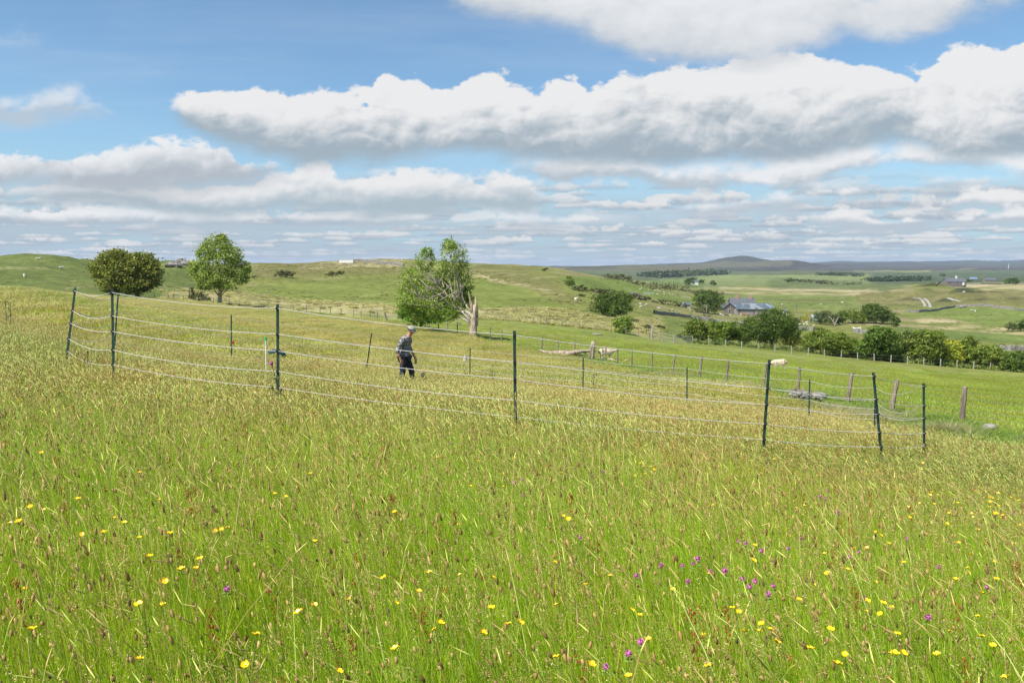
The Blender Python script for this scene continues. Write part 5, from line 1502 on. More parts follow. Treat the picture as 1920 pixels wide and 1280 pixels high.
def sheep_mesh(name, head, legs=True, lying=False):
    Vv, Ee, Rr = [], [], []
    H = .38 if lying else .62
    chain(Vv, Ee, Rr, None, [((0, 0, H), (.27, .25))])
    chain(Vv, Ee, Rr, 0, [((-.24, 0, H + .01), (.27, .26)), ((-.44, 0, H + .02), (.22, .23)), ((-.54, 0, H), (.12, .13)), ((-.58, 0, H - .12), .04)])
    nk = chain(Vv, Ee, Rr, 0, [((.24, 0, H - .01), (.26, .25)), ((.42, 0, H + .03), (.19, .19))])
    if head == 'up': chain(Vv, Ee, Rr, nk, [((.55, 0, H + .20), .12), ((.63, 0, H + .33), .088), ((.72, 0, H + .33), .075), ((.85, 0, H + .24), .048), ((.90, 0, H + .21), .035)]); hp = (.62, H + .38)
    elif head == 'low': chain(Vv, Ee, Rr, nk, [((.58, 0, H - .12), .12), ((.70, 0, H - .30), .088), ((.76, 0, H - .40), .072), ((.82, 0, H - .52), .048), ((.83, 0, H - .56), .035)]); hp = (.73, H - .26)
    else: chain(Vv, Ee, Rr, nk, [((.58, 0, H + .06), .12), ((.68, 0, H + .10), .088), ((.77, 0, H + .07), .075), ((.90, 0, H - .02), .048), ((.94, 0, H - .05), .035)]); hp = (.68, H + .17)
    hidx = nk + 2
    for sg in (-1, 1): chain(Vv, Ee, Rr, hidx, [((hp[0] - .01, sg * .10, hp[1] - .04), .03), ((hp[0] - .03, sg * .19, hp[1] - .05), .02)])
    if not lying:
        for sg in (-1, 1):
            chain(Vv, Ee, Rr, 1, [((-.34, sg * .14, .44), .11), ((-.30, sg * .14, .34), .06), ((-.38, sg * .14, .23), .032), ((-.36, sg * .14, .06), .026), ((-.33, sg * .14, .01), .03)])
            chain(Vv, Ee, Rr, 5, [((.30, sg * .12, .42), .09), ((.31, sg * .12, .26), .042), ((.30, sg * .12, .10), .026), ((.32, sg * .12, .01), .03)])
    return skin_mesh(name, Vv, Ee, Rr, 0, 2)


def wool(name, a, b_):
    m, nt, out = newmat(name)
    n = noise(objpos(), 22, 4, .7); n2 = noise(objpos(), 3, 3)
    sp = nt.nodes.new('ShaderNodeSeparateXYZ'); nt.links.new(objpos(), sp.inputs[0])
    face = sstep(V(sp.outputs[0]), .60, .66)
    principled(out, mixcol(face, mixcol(sstep(n2 + (n - .5) * .3, .35, .65), a, b_), (.72, .66, .60)), .95, bump(n, .8, .03), .05)
    return m


w1 = wool('cream_wool', (.60, .50, .37), (.46, .37, .26)); w2 = wool('white_wool', (.66, .62, .53), (.54, .50, .42)); w3 = wool('black_wool', (.03, .028, .026), (.05, .045, .04))
SM = {k: sheep_mesh('sheep', k) for k in ('up', 'low', 'mid')}; SM['lying'] = sheep_mesh('sheep', 'up', lying=True)
for k in SM: SM[k].materials.append(w2)
big = SM['mid'].copy(); big.materials.clear(); big.materials.append(w1); big2 = SM['low'].copy(); big2.materials.clear(); big2.materials.append(w1)
o = link('sheep', big, None, None, G(1136, 58.5), (0, 0, .12)); o.scale = (1.02,) * 3
tag(o, 'cream sheep walking behind the fence past the fallen tree', 'sheep')
o = link('sheep', big2, None, None, G(1461, 65), (0, 0, math.pi - .3)); o.scale = (1.05,) * 3
tag(o, 'cream sheep grazing with a blue marked rump behind the tall green stake', 'sheep')
FLOCK = [(1200, 544), (1203, 541), (1216, 545), (1228, 545.5), (1232.5, 545), (1236.5, 546), (1245, 547.5), (1255.5, 547), (1262.5, 549.5), (1272.5, 548.5), (1233, 553), (1245, 552.5), (1217, 553.5), (1282, 546.5), (1287.5, 547.5), (1292, 547.5), (1295.7, 561)]
LOW = [(1201, 572), (1211.7, 573), (1202, 577), (1235.5, 580), (1261, 582.5), (1295, 582), (1299, 579)]
YARD = [(1351, 591), (1356, 592), (1369, 592.5), (1389, 591)]
OAKF = [(1491, 609), (1496, 603.5), (1500, 610), (1507, 610), (1512.5, 606), (1513.5, 610), (1525, 612.5)]
rnd = random.Random(8)


def put_sheep(px, py, ya, yb, lab, group=None, mesh=None, sc=1.0, cat='sheep'):
    p = P(px, py, ya, yb); o_ = link('sheep', mesh or SM[rnd.choice(['up', 'low', 'low', 'lying'])], None, None, p, (0, 0, rnd.uniform(0, 6.3)))
    o_.scale = (sc,) * 3; return tag(o_, lab, cat, group)


for a in FLOCK: put_sheep(*a, 260, 560, 'one of the white sheep scattered over the slope above the gorse hedge', 'flock on the slope above the gorse hedge', sc=.85)
for a in LOW: put_sheep(*a, 230, 420, 'white sheep in the narrow field between gorse hedge and stone wall', 'sheep between the gorse hedge and the stone wall', sc=.9)
for a in YARD: put_sheep(*a, 260, 420, 'white sheep resting on the grass before the tin barn', 'sheep before the tin barn', sc=.9)
for a in OAKF: put_sheep(*a, 200, 360, 'white sheep between the tall oak and the grey willow', 'sheep between the oak and the grey willow', sc=.9)
o = put_sheep(1271.7, 554.5, 260, 560, 'single black sheep among the white flock', sc=1.2); o.data = o.data.copy(); o.data.materials.clear(); o.data.materials.append(w3)
for px, py, ya, yb, lab, k in ((45.7, 520, 120, 340, 'white sheep low on the hillside beyond the meadow crest', 1.05), (115, 504, 200, 345, 'white sheep halfway up the far left hillside', 1.2), (71.7, 487, 250, 352, 'pale sheep on the skyline of the left hill', 1.3),
                               (163, 489, 250, 352, 'yellowish sheep on the skyline near the round tree', 1.3), (177, 489.5, 250, 352, 'second sheep on the skyline, closer to the round tree', 1.0), (1080, 566, 180, 320, 'white sheep lying above the big dark bush', 1.4),
                               (1604.5, 620, 190, 320, 'white sheep by the low wall above the hedgerow', 1.5), (1611, 620, 190, 320, 'second white sheep by the low wall above the hedgerow', 1.2), (1539, 572.5, 350, 640, 'white sheep in the green field beyond the telegraph pole', 1.5),
                               (1579.5, 568, 350, 640, 'lone white sheep farthest out in the green field', 1.3), (1821, 581, 280, 460, 'larger white sheep under the curving stone wall', 1.7), (1828, 582, 280, 460, 'smaller white sheep under the curving stone wall', 1.2),
                               (1466, 573, 330, 600, 'white sheep just past the end of the tin barn', 1.2), (1807, 550, 450, 700, 'white sheep on the heathery mound', 1.6)):
    put_sheep(px, py, ya, yb, lab, sc=k)
brown = plainmat('brown_hide', (.42, .18, .08), (.34, .14, .06), 3); cow = SM['lying'].copy(); cow.materials.clear(); cow.materials.append(brown)
for i, (px, py) in enumerate(((1395, 591.5), (1402, 592))):
    put_sheep(px, py, 260, 420, 'brown calf lying before the rusty barn wall', 'brown calves before the barn', cow, 1.5, 'calf').name = 'calf'

# ------------------------------------------------------------------ the rope enclosure
green_steel = plainmat('green_paint', (.028, .07, .052), (.018, .042, .034), 12, .5, .2, .004, .4)
rope_mat = plainmat('white_rope', (.64, .61, .58), (.50, .46, .45), 60, .8, .6, .003, .1)
black = plainmat('black_plastic', (.02, .022, .02), (.04, .04, .04), 10, .5)
# stake: column and row of its top, row where it meets the grass, distance, column at the grass
ST = [(142, 539, 662, 13.4, 127), (211, 541, 682, 11.6, 213.5), (521, 570, 727, 10.5, 522), (964.5, 620, 788, 9.8, 966.5), (1442, 674, 833, 10.2, 1431), (1636.5, 698, 848, 10.9, 1651.5), (1731, 718, 850, 12.4, 1732),
      (1641, 722, 812, 17.5, 1639), (1518, 711, 788, 20.5, 1516), (1288, 688, 757, 23.5, 1288), (1093.5, 670, 733, 25.5, 1093), (881.5, 653, 711, 26.5, 881), (697, 625, 686, 25.0, 688), (434, 590, 665, 22.5, 434.5), (222, 552, 642, 18.6, 216)]
fb = G(965, 9.8)
fence = thing('rope_enclosure', fb, 'temporary rope fence on thin green metal stakes around part of the meadow', 'fence')
axes = []
for i, (tx_, ty_, by_, Y, bx_) in enumerate(ST):
    top = at(tx_, ty_, Y); low = at(bx_, by_, Y); d = (top - low).normalized()
    g = G(bx_, Y); foot = low + d * ((g.z - low.z) / d.z)
    mb = MB(); d2 = top - foot; r_ = .017
    a = Vector((1, 0, 0)); pr = [(-.019, -.008), (-.007, -.008), (-.007, .014), (.007, .014), (.007, -.008), (.019, -.008), (.019, -.013), (-.019, -.013)]
    V_ = [foot - d * .15 + Vector((x, y, 0)) - fb for x, y in pr] + [top + Vector((x, y, 0)) - fb for x, y in pr]
    F_ = [(k, (k + 1) % 8, 8 + (k + 1) % 8, 8 + k) for k in range(8)] + [(0, 1, 2, 3, 4, 5, 6, 7), (15, 14, 13, 12, 11, 10, 9, 8)]
    mb.add(V_, F_)
    p = mb.build('stake', green_steel, fence)
    cp = MB()
    levels = [.965, .745, .60, .425, .285, .13]
    for k in levels:
        c = foot.lerp(top, k) - fb; cp.box(c.x - .020, c.x + .020, c.y - .042, c.y - .0135, c.z - .011, c.z + .011)
    if Y < 15: cp.build('clip', black, p)
    axes.append((foot - fb, top - fb))
SAG = [.07, .045, .03, .03, .03, .03, .16, .06, .04, .05, .04, .04, .04, .05, .08]
for li, k in enumerate([.965, .745, .60, .425, .285, .13]):
    mb = MB()
    for i in range(len(axes)):
        A, B = axes[i], axes[(i + 1) % len(axes)]
        if i == 14: continue                               # the far corner is only loosely tied
        rr = .0040 if (i in (0, 1, 2, 3, 4, 5)) else .0040
        off = Vector((0, -.035, 0)) if i < 6 else Vector((0, .0, 0))
        wire_run(mb, A[0].lerp(A[1], k) + off, B[0].lerp(B[1], k) + off, SAG[i] * (1 + .25 * math.sin(li * 2.1 + i)), rr, 10)
    A, B = axes[14], axes[0]; wire_run(mb, A[0].lerp(A[1], k), B[0].lerp(B[1], k), .12, .0058, 8)
    mb.build('rope', rope_mat, fence, True)
c = axes[13][0].lerp(axes[13][1], .50)
MB().blob((c.x + .05, c.y - .03, c.z), (.03, .02, .045), 2, 8, 6, .1).build('warning_tag', plainmat('red_plastic', (.75, .03, .03), (.6, .02, .02), 4, .4), fence)
c = at(872, 668, 10.0) - fb
mb = MB()
for i in range(6): mb.tube([(c.x, c.y, c.z + .02), (c.x + .012 * math.cos(i), c.y + .012 * math.sin(i), c.z - .02), (c.x + .02 * math.cos(i * 1.1), c.y + .02 * math.sin(i * 1.1), c.z - .06)], .005, 4)
mb.build('knot', rope_mat, fence)

# white marker stick with a green top, folded jacket, small tool standing in the grass
g = G(500, 19); t_ = at(498, 632, 19)
o = thing('marker_stick', g, 'thin white marker stick with a bright green tip', 'stick')
d = t_ - g
MB().tube([(0, 0, -.05), (d.x * .9, d.y * .9, d.z * .93)], .017, 8).build('stick', render_w, o)
MB().tube([(d.x * .9, d.y * .9, d.z * .93), (d.x, d.y, d.z)], .026, 8).build('tip', plainmat('green_plastic', (.02, .62, .16), (.02, .5, .14), 4, .4), o)
g = at(520, 662, 19.5)
me = bpy.data.meshes.new('jacket'); bm = bmesh.new(); bmesh.ops.create_grid(bm, x_segments=34, y_segments=18, size=1)
for v_ in bm.verts:
    x, y = v_.co.x, v_.co.y
    v_.co = Vector((x * .19 + .03 * math.sin(y * 4), y * .13 * (1 - .3 * abs(x)), .10 * (1 - x * x * .8) * (1 - y * y * .7) + .018 * math.sin(x * 9 + y * 5) + .01 * math.cos(y * 13 - x * 4) - .08 * max(0, x) ** 1.5))
bm.to_mesh(me); bm.free()
for p in me.polygons: p.use_smooth = True
o = link('jacket', me, plainmat('teal_cloth', (.035, .085, .11), (.015, .035, .05), 9, .9, .5, .01, .1), None, g)
md = o.modifiers.new('thick', 'SOLIDIFY'); md.thickness = .012
tag(o, 'crumpled blue green jacket dropped on the grass beside the marker stick', 'jacket')
g = G(792, 20.5); hd = at(792.5, 702, 20.5) - g
o = thing('field_mallet', g, 'small dark mallet head on an orange handle upright in the grass', 'mallet')
MB().blob(hd, (.050, .038, .072), 5, 14, 9, .06).build('head', plainmat('grey_rubber', (.10, .12, .13), (.05, .06, .07), 8, .7), o, True)
MB().tube([(hd.x, hd.y, -.05), (hd.x, hd.y, hd.z - .06)], .014, 8).tube([(hd.x, hd.y, hd.z + .066), (hd.x, hd.y, hd.z + .15)], .020, 8).build('handle', plainmat('orange_grip', (.75, .38, .06), (.6, .28, .05), 5), o)

# ------------------------------------------------------------------ the walker
g = G(759.5, 20.8)
man = thing('person', g, 'stooping man in checked shirt, pale cap and navy trousers walking inside the enclosure', 'person', rz=math.radians(-14))
skin = plainmat('skin', (.56, .30, .21), (.50, .25, .17), 12, .55, .15, .004, .3)
K = .985
Vv, Ee, Rr = [], [], []
chain(Vv, Ee, Rr, None, [((0, 0, .93), (.14, .11))])                                   # pelvis
ch = chain(Vv, Ee, Rr, 0, [((.01, 0, 1.08), (.135, .10)), ((.03, 0, 1.24), (.15, .11)), ((.05, 0, 1.38), (.13, .10))])
nk = chain(Vv, Ee, Rr, ch, [((.12, 0, 1.465), .058), ((.17, 0, 1.53), .060)])
hd_ = chain(Vv, Ee, Rr, nk, [((.205, 0, 1.585), (.085, .092)), ((.22, 0, 1.65), (.082, .090)), ((.21, 0, 1.685), .06)])
for sg in (-1, 1):
    sh = chain(Vv, Ee, Rr, ch, [((.04, sg * .16, 1.40), .062), ((.03, sg * .205, 1.36), .058)])
    fx = -.10 if sg < 0 else .06
    el = chain(Vv, Ee, Rr, sh, [((.0 + fx * .4, sg * .235, 1.22), .050), ((fx, sg * .25, 1.09), .044)])
    wr = chain(Vv, Ee, Rr, el, [((fx + .03 + (.06 if sg > 0 else 0), sg * .245, .97), .038), ((fx + .06 + (.10 if sg > 0 else 0), sg * .20, .865), .028)])
    px_, py_ = Vv[wr][0], Vv[wr][1]
    pl = chain(Vv, Ee, Rr, wr, [((px_ + .012, py_, .815), (.040, .018)), ((px_ + .02, py_, .775), (.040, .016))])
    for f in range(4):
        oy = (f - 1.5) * .021; L_ = (.062, .072, .068, .052)[f]
        chain(Vv, Ee, Rr, pl, [((px_ + .02 + oy, py_ - sg * .004, .755), .0095), ((px_ + .024 + oy, py_ - sg * .014, .755 - L_ * .55), .0088), ((px_ + .022 + oy, py_ - sg * .030, .755 - L_), .0078)])
    chain(Vv, Ee, Rr, wr, [((px_ + .045, py_ - sg * .012, .83), .012), ((px_ + .062, py_ - sg * .022, .80), .0105), ((px_ + .066, py_ - sg * .028, .772), .009)])
    st = -.12 if sg < 0 else .20
    kn = chain(Vv, Ee, Rr, 0, [((.0, sg * .09, .86), .105), ((st * .35 + .03, sg * .10, .66), .082), ((st * .6 + .05, sg * .10, .48), .062)])
    chain(Vv, Ee, Rr, kn, [((st * .8, sg * .10, .30), .055), ((st - .02, sg * .10, .10), .040), ((st, sg * .10, .045), .042), ((st + .12, sg * .11, .035), .036)])
body = skin_mesh('body', Vv, Ee, Rr, 0, 2)
link('body', body, skin, man)
fc = MB()                                                                              # face
H0 = Vector((.215, 0, 1.605))
fm = MB().tube([H0 + Vector((.078, 0, .035)), H0 + Vector((.108, 0, -.005)), H0 + Vector((.084, 0, -.018))], [.008, .017, .010], 7)
fm.build('nose', skin, man, True)
for sg in (-1, 1):
    MB().blob(H0 + Vector((.072, sg * .032, .028)), (.012, .014, .010), 1, 8, 6, 0).build('eye', plainmat('eye_white', (.7, .68, .65), (.1, .07, .05), 90, .3), man, True)
    MB().blob(H0 + Vector((-.012, sg * .086, .005)), (.020, .010, .032), 2, 9, 6, .05).build('ear', skin, man, True)
MB().tube([H0 + Vector((.080, -.024, -.045)), H0 + Vector((.086, 0, -.043)), H0 + Vector((.080, .024, -.045))], [.004, .007, .004], 6).build('mouth', plainmat('lips', (.36, .13, .11), None, 5, .5), man, True)
MB().blob(H0 + Vector((-.030, 0, .012)), (.066, .087, .055), 3, 14, 8, .06).build('hair', plainmat('grey_hair', (.34, .31, .28), (.20, .18, .16), 40, .8, .6, .01, .2, 4, (1, 1, 5)), man, True)
# cap
me = bpy.data.meshes.new('cap'); bm = bmesh.new(); bmesh.ops.create_uvsphere(bm, u_segments=22, v_segments=12, radius=1)
bmesh.ops.delete(bm, geom=[v_ for v_ in bm.verts if v_.co.z < -.12], context='VERTS')
for v_ in bm.verts:
    z = v_.co.z; v_.co = Vector((v_.co.x * .116 - .002, v_.co.y * .108, min(z, .92) * .098))
bm.to_mesh(me); bm.free()
for p in me.polygons: p.use_smooth = True
capm = plainmat('pale_cap_cloth', (.32, .32, .28), (.25, .25, .22), 9, .9, .3, .004)
cap = link('cap', me, capm, man, Vector((.207, 0, 1.650)), (0, .38, 0)); md = cap.modifiers.new('t', 'SOLIDIFY'); md.thickness = .006
br = MB(); n = 12; V_, F_ = [], []
for i in range(n + 1):
    a = -1.25 + 2.5 * i / n
    V_ += [(math.cos(a) * .106, math.sin(a) * .103, 0), (math.cos(a) * .106 + .062 * math.cos(a) ** .6 if abs(a) < 1.5 else 0, math.sin(a) * .112, -.012)]
for i in range(n): F_.append((2 * i, 2 * i + 1, 2 * i + 3, 2 * i + 2))
br.add(V_, F_); bo = br.build('peak', capm, cap, True, Vector((0, 0, -.004))); md = bo.modifiers.new('t', 'SOLIDIFY'); md.thickness = .006
bn = MB(); V_, F_ = [], []
for i in range(24):
    a = 2 * math.pi * i / 24; V_ += [(math.cos(a) * .119 - .002, math.sin(a) * .111, -.016), (math.cos(a) * .119 - .002, math.sin(a) * .111, .010)]
for i in range(24): F_.append((2 * i, 2 * ((i + 1) % 24), 2 * ((i + 1) % 24) + 1, 2 * i + 1))
bn.add(V_, F_).build('sunglasses_band', black, cap)
# checked shirt
m, nt, out = newmat('checked_cotton')
sp = nt.nodes.new('ShaderNodeSeparateXYZ'); nt.links.new(objpos(), sp.inputs[0])
X_, Y_, Z_ = (V(sp.outputs[i]) for i in range(3))


def lines(v_, freq, w_, ph=0.0):
    fr = V.m('FRACT', v_ * freq + ph); return 1.0 - sstep(V.m('ABSOLUTE', fr - .5), w_, w_ + .04)


hx = Y_ + X_ * .7
base_ = mixcol(lines(hx, 11, .22) * .5, (.075, .075, .09), (.19, .185, .20)); base_ = mixcol(lines(Z_, 11, .22) * .5, base_, (.15, .15, .17))
wl = lines(hx, 11, .05, .5).max(lines(Z_, 11, .05, .5))
principled(out, mixcol(wl, base_, (.46, .45, .45)), .9, bump(noise(objpos(), 14, 4), .5, .02), .1)
shirtm = m
Vs, Es, Rs = [], [], []
chain(Vs, Es, Rs, None, [((.01, 0, 1.10), (.165, .130))])
chain(Vs, Es, Rs, 0, [((0, 0, .97), (.170, .135)), ((0, 0, .87), (.165, .130))])
c2 = chain(Vs, Es, Rs, 0, [((.04, 0, 1.25), (.172, .132)), ((.068, 0, 1.38), (.155, .125)), ((.11, 0, 1.455), (.088, .085))])
for sg in (-1, 1):
    fx = -.10 if sg < 0 else .06
    chain(Vs, Es, Rs, c2 - 1, [((.038, sg * .15, 1.412), .090), ((.028, sg * .205, 1.365), .084), ((fx * .4, sg * .238, 1.22), .066), ((fx, sg * .252, 1.09), .060), ((fx + .02 + (.04 if sg > 0 else 0), sg * .25, 1.01), .056)])
me = skin_mesh('shirt', Vs, Es, Rs, 0, 2)
rs = np.random.RandomState(4)
for v_ in me.vertices: v_.co += v_.normal * (.010 * math.sin(v_.co.z * 55 + v_.co.y * 22) * math.sin(v_.co.x * 40 + 1))
link('shirt', me, shirtm, man)
MB().tube([(.05, -.06, 1.475), (.125, -.055, 1.455), (.155, 0, 1.425), (.125, .055, 1.455), (.05, .06, 1.475)], [.014, .018, .012, .018, .014], 6).build('collar', shirtm, man, True)
Vt, Et, Rt = [], [], []
chain(Vt, Et, Rt, None, [((0, 0, .93), (.155, .125))])
for sg in (-1, 1):
    st = -.12 if sg < 0 else .20
    chain(Vt, Et, Rt, 0, [((.0, sg * .088, .85), .118), ((st * .35 + .03, sg * .10, .66), .098), ((st * .6 + .05, sg * .10, .48), .082), ((st * .8, sg * .10, .30), .075), ((st - .01, sg * .10, .11), .068)])
link('trousers', skin_mesh('trousers', Vt, Et, Rt, 0, 2), plainmat('navy_cotton', (.045, .055, .085), (.028, .034, .055), 10, .9, .5, .012, .1), man)
for sg in (-1, 1):
    st = -.12 if sg < 0 else .20
    MB().tube([(st - .07, sg * .105, .045), (st + .02, sg * .105, .06), (st + .12, sg * .11, .045), (st + .19, sg * .11, .035)], [.045, .055, .050, .030], 9).build('shoe', plainmat('brown_leather', (.10, .06, .04), (.06, .04, .03), 6, .6), man, True)

man.scale = (.97, .97, .97)

# ------------------------------------------------------------------ thistles and docks
th_green = plainmat('thistle_stem', (.16, .19, .09), (.08, .09, .05), 20, .9); th_purple = plainmat('thistle_purple', (.42, .05, .36), (.28, .03, .22), 30, .8)


def thistle(px, Y, h_, label, n=5, seed=1, purple=True, name='thistle', lean=0.0):
    o_ = thing(name, G(px, Y), label, 'thistle' if name == 'thistle' else 'plant'); rnd = random.Random(seed); mb = MB()
    L_ = lambda t: Vector((lean * t * t, 0, h_ * t))
    mb.tube([L_(t) for t in (0, .3, .6, .85, 1)], [.010, .009, .008, .006, .005], 6); heads = [L_(1)]
    for i in range(n):
        t = rnd.uniform(.35, .9); a = rnd.uniform(0, 6.3); b0 = L_(t); e = b0 + Vector((math.cos(a) * .10, math.sin(a) * .10, rnd.uniform(.06, .18))) * h_
        mb.tube([b0, (b0 + e) / 2 + Vector((math.cos(a) * .02, 0, -.01)), e], [.006, .005, .004], 5); heads.append(e)
    for i in range(16):
        t = rnd.uniform(.1, .95); a = rnd.uniform(0, 6.3); b0 = L_(t); k = rnd.uniform(.04, .09)
        d = Vector((math.cos(a), math.sin(a), .5)) * k; sd = Vector((-math.sin(a), math.cos(a), 0)) * k * .16
        mb.add([b0, b0 + d * .5 + sd, b0 + d, b0 + d * .5 - sd], [(0, 1, 2, 3)])
    mb.build('stem', th_green, o_)
    for i, e in enumerate(heads):
        r_ = .022 if purple else .016
        hd2 = MB().blob(e, (r_, r_, r_ * 1.1), i, 9, 6, .2).build('flower_head', th_green if not (purple and i == 0) else th_purple, o_)
    return o_


thistle(527, 10.2, .78, 'tall thistle with a purple head leaning on the green stake', 3, 1, True, lean=-.10)
thistle(1113, 25, .85, 'dark branching thistle behind the farthest green stakes', 9, 2, False)
thistle(923, 26, .80, 'slender dark thistle standing alone inside the enclosure', 4, 3, False)
thistle(14, 22, .85, 'dark dock plant with two spikes at the meadow crest', 3, 4, False, 'dock_plant')
thistle(22, 22, .85, 'second dark dock spike beside the first at the meadow crest', 3, 5, False, 'dock_plant')
thistle(1520, 30, .5, 'small purple thistle growing beside the heap of stones', 3, 6, True)
thistle(167, 12.5, .52, 'short dark dock below the first rope span', 3, 7, False, 'dock_plant')

# ------------------------------------------------------------------ wild flowers
petal = plainmat('buttercup_yellow', (.90, .62, .010), (.85, .52, .006), 40, .35, .1, .001, .5); sepal = plainmat('flower_stem', (.20, .32, .05), (.14, .24, .04), 20, .7)
pink = plainmat('clover_purple', (.56, .17, .38), (.42, .11, .28), 60, .7, .4, .002); 


def buttercup_parts():
    V_, F_ = [], []
    for k in range(5):
        a = 2 * math.pi * k / 5; n = len(V_)
        for (r_, w_, z) in ((.0015, .0015, 0), (.007, .0062, .002), (.0115, .0070, .0055), (.0140, .0035, .0085)):
            for sg in (-1, 1): V_.append((r_ * math.cos(a) - sg * w_ * math.sin(a), r_ * math.sin(a) + sg * w_ * math.cos(a), z))
        for j in range(3): F_.append((n + 2 * j, n + 2 * j + 1, n + 2 * j + 3, n + 2 * j + 2))
    m1 = MB().add(V_, F_).blob((0, 0, .003), (.003, .003, .003), 1, 6, 4, 0)
    m2 = MB().tube([(0, 0, 0), (.002, .0, -.15), (.012, 0, -.30), (.016, 0, -.45)], [.0012, .0013, .0015, .0017], 4)
    return m1, m2


def clover_parts():
    r = random.Random(3); mb = MB()
    for i in range(60):
        z = r.uniform(-.5, 1); a = r.uniform(0, 6.3); k = math.sqrt(max(0, 1 - z * z)); d = Vector((k * math.cos(a), k * math.sin(a), z * 1.1))
        s_ = Vector((-math.sin(a), math.cos(a), 0)) * .0018; p0, p1 = d * .005, d * .0135
        mb.add([p0 - s_ * .5, p1 - s_, p1 + s_, p0 + s_ * .5], [(0, 1, 2, 3)])
    mb.blob((0, 0, 0), (.008, .008, .009), 2, 8, 6, .1)
    m2 = MB().tube([(0, 0, -.006), (.004, 0, -.12), (.010, 0, -.25)], .0013, 4)
    for k in range(3):
        a = 2.1 * k; m2.blob((.014 * math.cos(a), .014 * math.sin(a), -.022), (.010, .006, .001), k, 6, 3, 0, a)
    return mb, m2


MB.mesh = lambda s_, nm, mt: (lambda me: (me.materials.append(mt), me)[1])(_mk(s_, nm))


def _mk(s_, nm):
    me = bpy.data.meshes.new(nm); me.from_pydata(s_.v, [], s_.f); me.update(); return me


bp, bs = buttercup_parts(); cp_, cs_ = clover_parts()
bpm, bsm = bp.mesh('petals', petal), bs.mesh('stem', sepal); cpm, csm = cp_.mesh('blossom', pink), cs_.mesh('stem', sepal)


def flower(name, loc, pm, sm, label, cat, group, sc, tilt, az):
    o_ = bpy.data.objects.new(name, None); COL.objects.link(o_); o_.location = loc; o_.rotation_euler = (tilt * math.cos(az), tilt * math.sin(az), az); o_.scale = (sc,) * 3
    o_.empty_display_size = .01; tag(o_, label, cat, group)
    for nm, me in ((pm.name.split('.')[0], pm), ('stem', sm)):
        c = bpy.data.objects.new(nm, me); COL.objects.link(c); c.parent = o_


rnd = random.Random(77)
BC = [(627, 1063), (152, 1002), (195, 998), (233, 980), (261, 1008), (215, 972), (340, 1067), (260, 1133), (260, 1236), (975, 1167), (954, 1170), (1412, 1051), (1643, 998), (1498, 1124), (1557, 1180), (1656, 1131), (1650, 1151), (1840, 1193), (1673, 1225), (1693, 1224),
      (1395, 1184), (1443, 1180), (1625, 1027), (1584, 1226), (1043, 1232), (1200, 1153), (1098, 1096), (82, 956), (35, 978), (56, 950), (200, 918), (78, 849), (145, 936), (300, 938), (371, 858), (262, 886), (403, 995), (427, 990), (1056, 967), (1065, 973), (1210, 889), (1207, 884),
      (1262, 858), (1268, 866), (1154, 850), (695, 962), (740, 960), (590, 1015), (515, 926), (582, 888), (882, 911), (945, 888), (898, 864), (820, 857), (1437, 886), (1730, 868), (1728, 880), (1855, 932), (1860, 934), (1703, 950), (1705, 970), (1752, 945), (1808, 948), (1824, 970),
      (1840, 973), (1822, 963), (1880, 966), (1912, 985), (1798, 1017), (1815, 1073), (1626, 1126), (1792, 1086), (1868, 1086), (1833, 1155), (1842, 1112), (1862, 1210), (1885, 1270), (1552, 1075), (1590, 1068), (1365, 1122), (1373, 1140), (1385, 1147), (1428, 1170), (1422, 1183),
      (1518, 1215), (1522, 1216), (1678, 1225), (1457, 1203), (375, 1048), (308, 1090), (318, 1000), (415, 992), (60, 1180), (720, 1083), (785, 1108), (862, 1078), (815, 1180), (905, 1186), (560, 1148), (480, 1190)]
CLV = [(1308, 1047), (1279, 1060), (1300, 1056), (1359, 1070), (1392, 1085), (1416, 1090), (1440, 1114), (1201, 1203), (1178, 1225), (425, 1104), (1193, 1079), (1130, 885), (1109, 892), (1550, 920), (1548, 935), (980, 899), (982, 928), (1428, 1032), (1384, 1014), (1478, 1028),
       (1900, 962), (1740, 1157), (1610, 1035), (1590, 1045), (1071, 894), (846, 831), (1136, 1250), (1900, 1030), (1088, 1008), (1240, 1060), (1398, 1018), (965, 905), (1538, 930), (1760, 1062), (1330, 1072), (1405, 1100), (1450, 1098), (1500, 1010), (1620, 1120), (1290, 1090), (1700, 1010), (1850, 1100), (1572, 960), (1240, 905)]


def on_top(px, py, h_):
    """where the photo's ray comes down to h_ above the ground"""
    s_, vv = inv(px, py); Y = np.exp(np.linspace(math.log(1.2), math.log(90), 1500)); d_ = EYE + vv * Y - (ground(s_ * Y, Y) + h_)
    k = np.nonzero(d_ <= 0)[0]; i = int(k[0]) if len(k) else len(Y) - 1
    return Vector((s_ * Y[i], Y[i], EYE + vv * Y[i]))


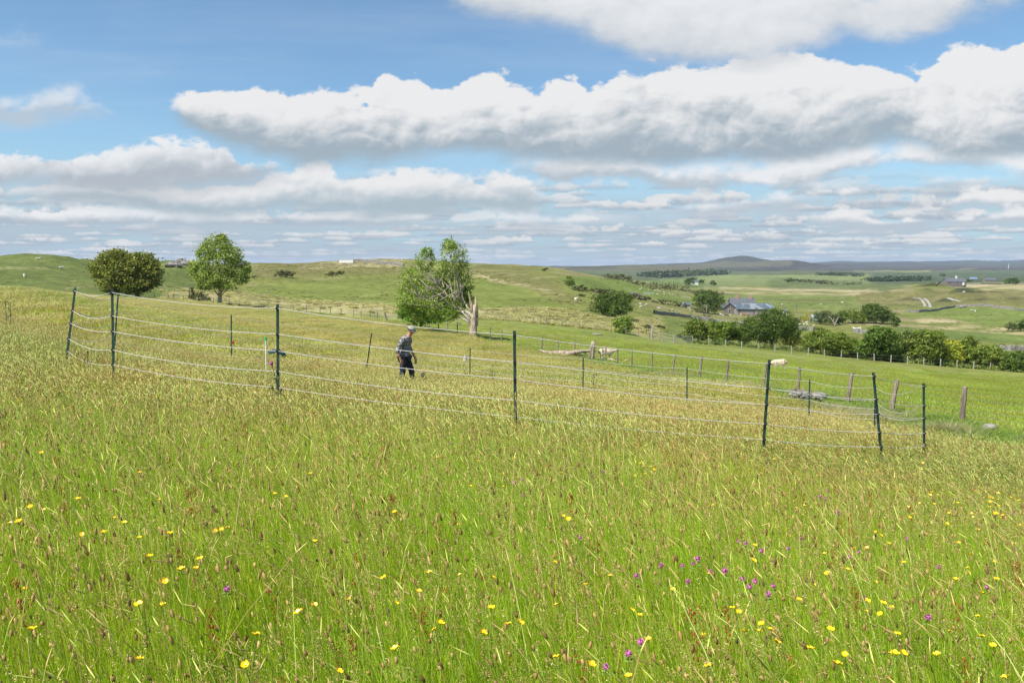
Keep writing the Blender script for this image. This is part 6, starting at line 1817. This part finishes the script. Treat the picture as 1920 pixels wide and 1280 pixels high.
spots = [on_top(x, y, rnd.uniform(.40, .48)) for x, y in BC]
cl_ = [(rnd.gauss(1850, 90), rnd.gauss(960, 30)) for _ in range(34)] + [(rnd.gauss(1200, 110), rnd.gauss(880, 20)) for _ in range(14)] + [(rnd.uniform(0, 1920), rnd.uniform(860, 1270)) for _ in range(44)] + [(rnd.uniform(1100, 1920), rnd.uniform(850, 1270)) for _ in range(26)]
spots += [on_top(x, y, rnd.uniform(.30, .44)) for x, y in cl_][:300 - len(spots)]
for p in spots:
    flower('buttercup', p, bpm, bsm, 'yellow buttercup standing in the tall meadow grass', 'buttercup', 'buttercups in the meadow', rnd.uniform(.75, 1.1), rnd.uniform(0, .6), rnd.uniform(0, 6.3))
for x, y in CLV:
    flower('clover', on_top(x, y, rnd.uniform(.37, .44)), cpm, csm, 'purple clover blossom among the meadow grass', 'clover', 'clover in the meadow', rnd.uniform(.85, 1.2), rnd.uniform(0, .3), rnd.uniform(0, 6.3))
# the many more that only read as yellow flecks further off
n = 2600; fy = np.exp(rng.uniform(math.log(7.5), math.log(88), n)); fx_ = rng.uniform(-.66, .66, n) * fy
k = inpoly(fx_, fy, MEADOW) & (dist_fence(fx_, fy) > .3); fx_, fy = fx_[k], fy[k]
dens = fbm(fx_ * .30, fy * .22, 3, 123) + np.where(dist_fence(fx_, fy) < 5, .22, 0) + np.clip(fx_ / np.maximum(fy, 1), -.3, .3) * .2
k = dens + rng.uniform(-.1, .1, len(fx_)) > .10; fx_, fy = fx_[k], fy[k]
ex = []
for (px, Y, m_, w_) in ((1130, 57, 90, 2.2), (1150, 50, 60, 1.6), (1330, 30, 60, 2.2), (1450, 21, 60, 2.0), (565, 18.5, 26, .5), (1250, 34, 50, 2.5), (1700, 16, 40, 1.4), (720, 88, 40, 3.0)):
    g = G(px, Y); ex += [(g.x + rng.normal(0, w_), g.y + rng.normal(0, w_)) for _ in range(m_)]
ex = np.array(ex); fx_ = np.concatenate([fx_, ex[:, 0]]); fy = np.concatenate([fy, ex[:, 1]]); n = len(fx_)
hz = ground(fx_, fy) + rng.uniform(.24, .36, n); r_ = rng.uniform(.009, .014, n) * (1 + .015 * np.clip(fy - 20, 0, 60))
V_ = np.zeros((n, 8, 3))
for j in range(8):
    a = 2 * math.pi * j / 8; k_ = np.where(j % 2 == 0, 1.0, .72)
    V_[:, j, 0] = fx_ + np.cos(a) * r_ * k_; V_[:, j, 1] = fy + np.sin(a) * r_ * k_; V_[:, j, 2] = hz + (.6 * r_ if j % 2 == 0 else 0) + rng.uniform(-.3, .3, n) * r_
Q_ = np.concatenate([np.arange(n)[:, None] * 8 + np.array([[0, 1, 2, 3]]), np.arange(n)[:, None] * 8 + np.array([[0, 3, 4, 7]]), np.arange(n)[:, None] * 8 + np.array([[4, 5, 6, 7]])])
tag(link('far_buttercups', fast_mesh('far_buttercups', V_.reshape(-1, 3), Q_), petal), 'yellow flecks of buttercups further off in the meadow', kind='stuff')

# ------------------------------------------------------------------ air
m = bpy.data.materials.new('air'); m.use_nodes = True; nt = m.node_tree; nt.nodes.clear(); out = nt.nodes.new('ShaderNodeOutputMaterial')
pv = nt.nodes.new('ShaderNodeVolumePrincipled'); pv.inputs['Color'].default_value = (.62, .76, 1.0, 1); pv.inputs['Density'].default_value = 5.5e-5; pv.inputs['Anisotropy'].default_value = 0.0
nt.links.new(pv.outputs[0], out.inputs['Volume'])
zlo, zhi = float(ZZ.min()) - 1.0, max(float(ZZ.max()), 20.0) + 6.0
hz_ = MB().box(-27500, 27500, -70, 12400, zlo, zhi).build('haze', m)
tag(hz_, 'faint blue air over the far hills', kind='stuff')
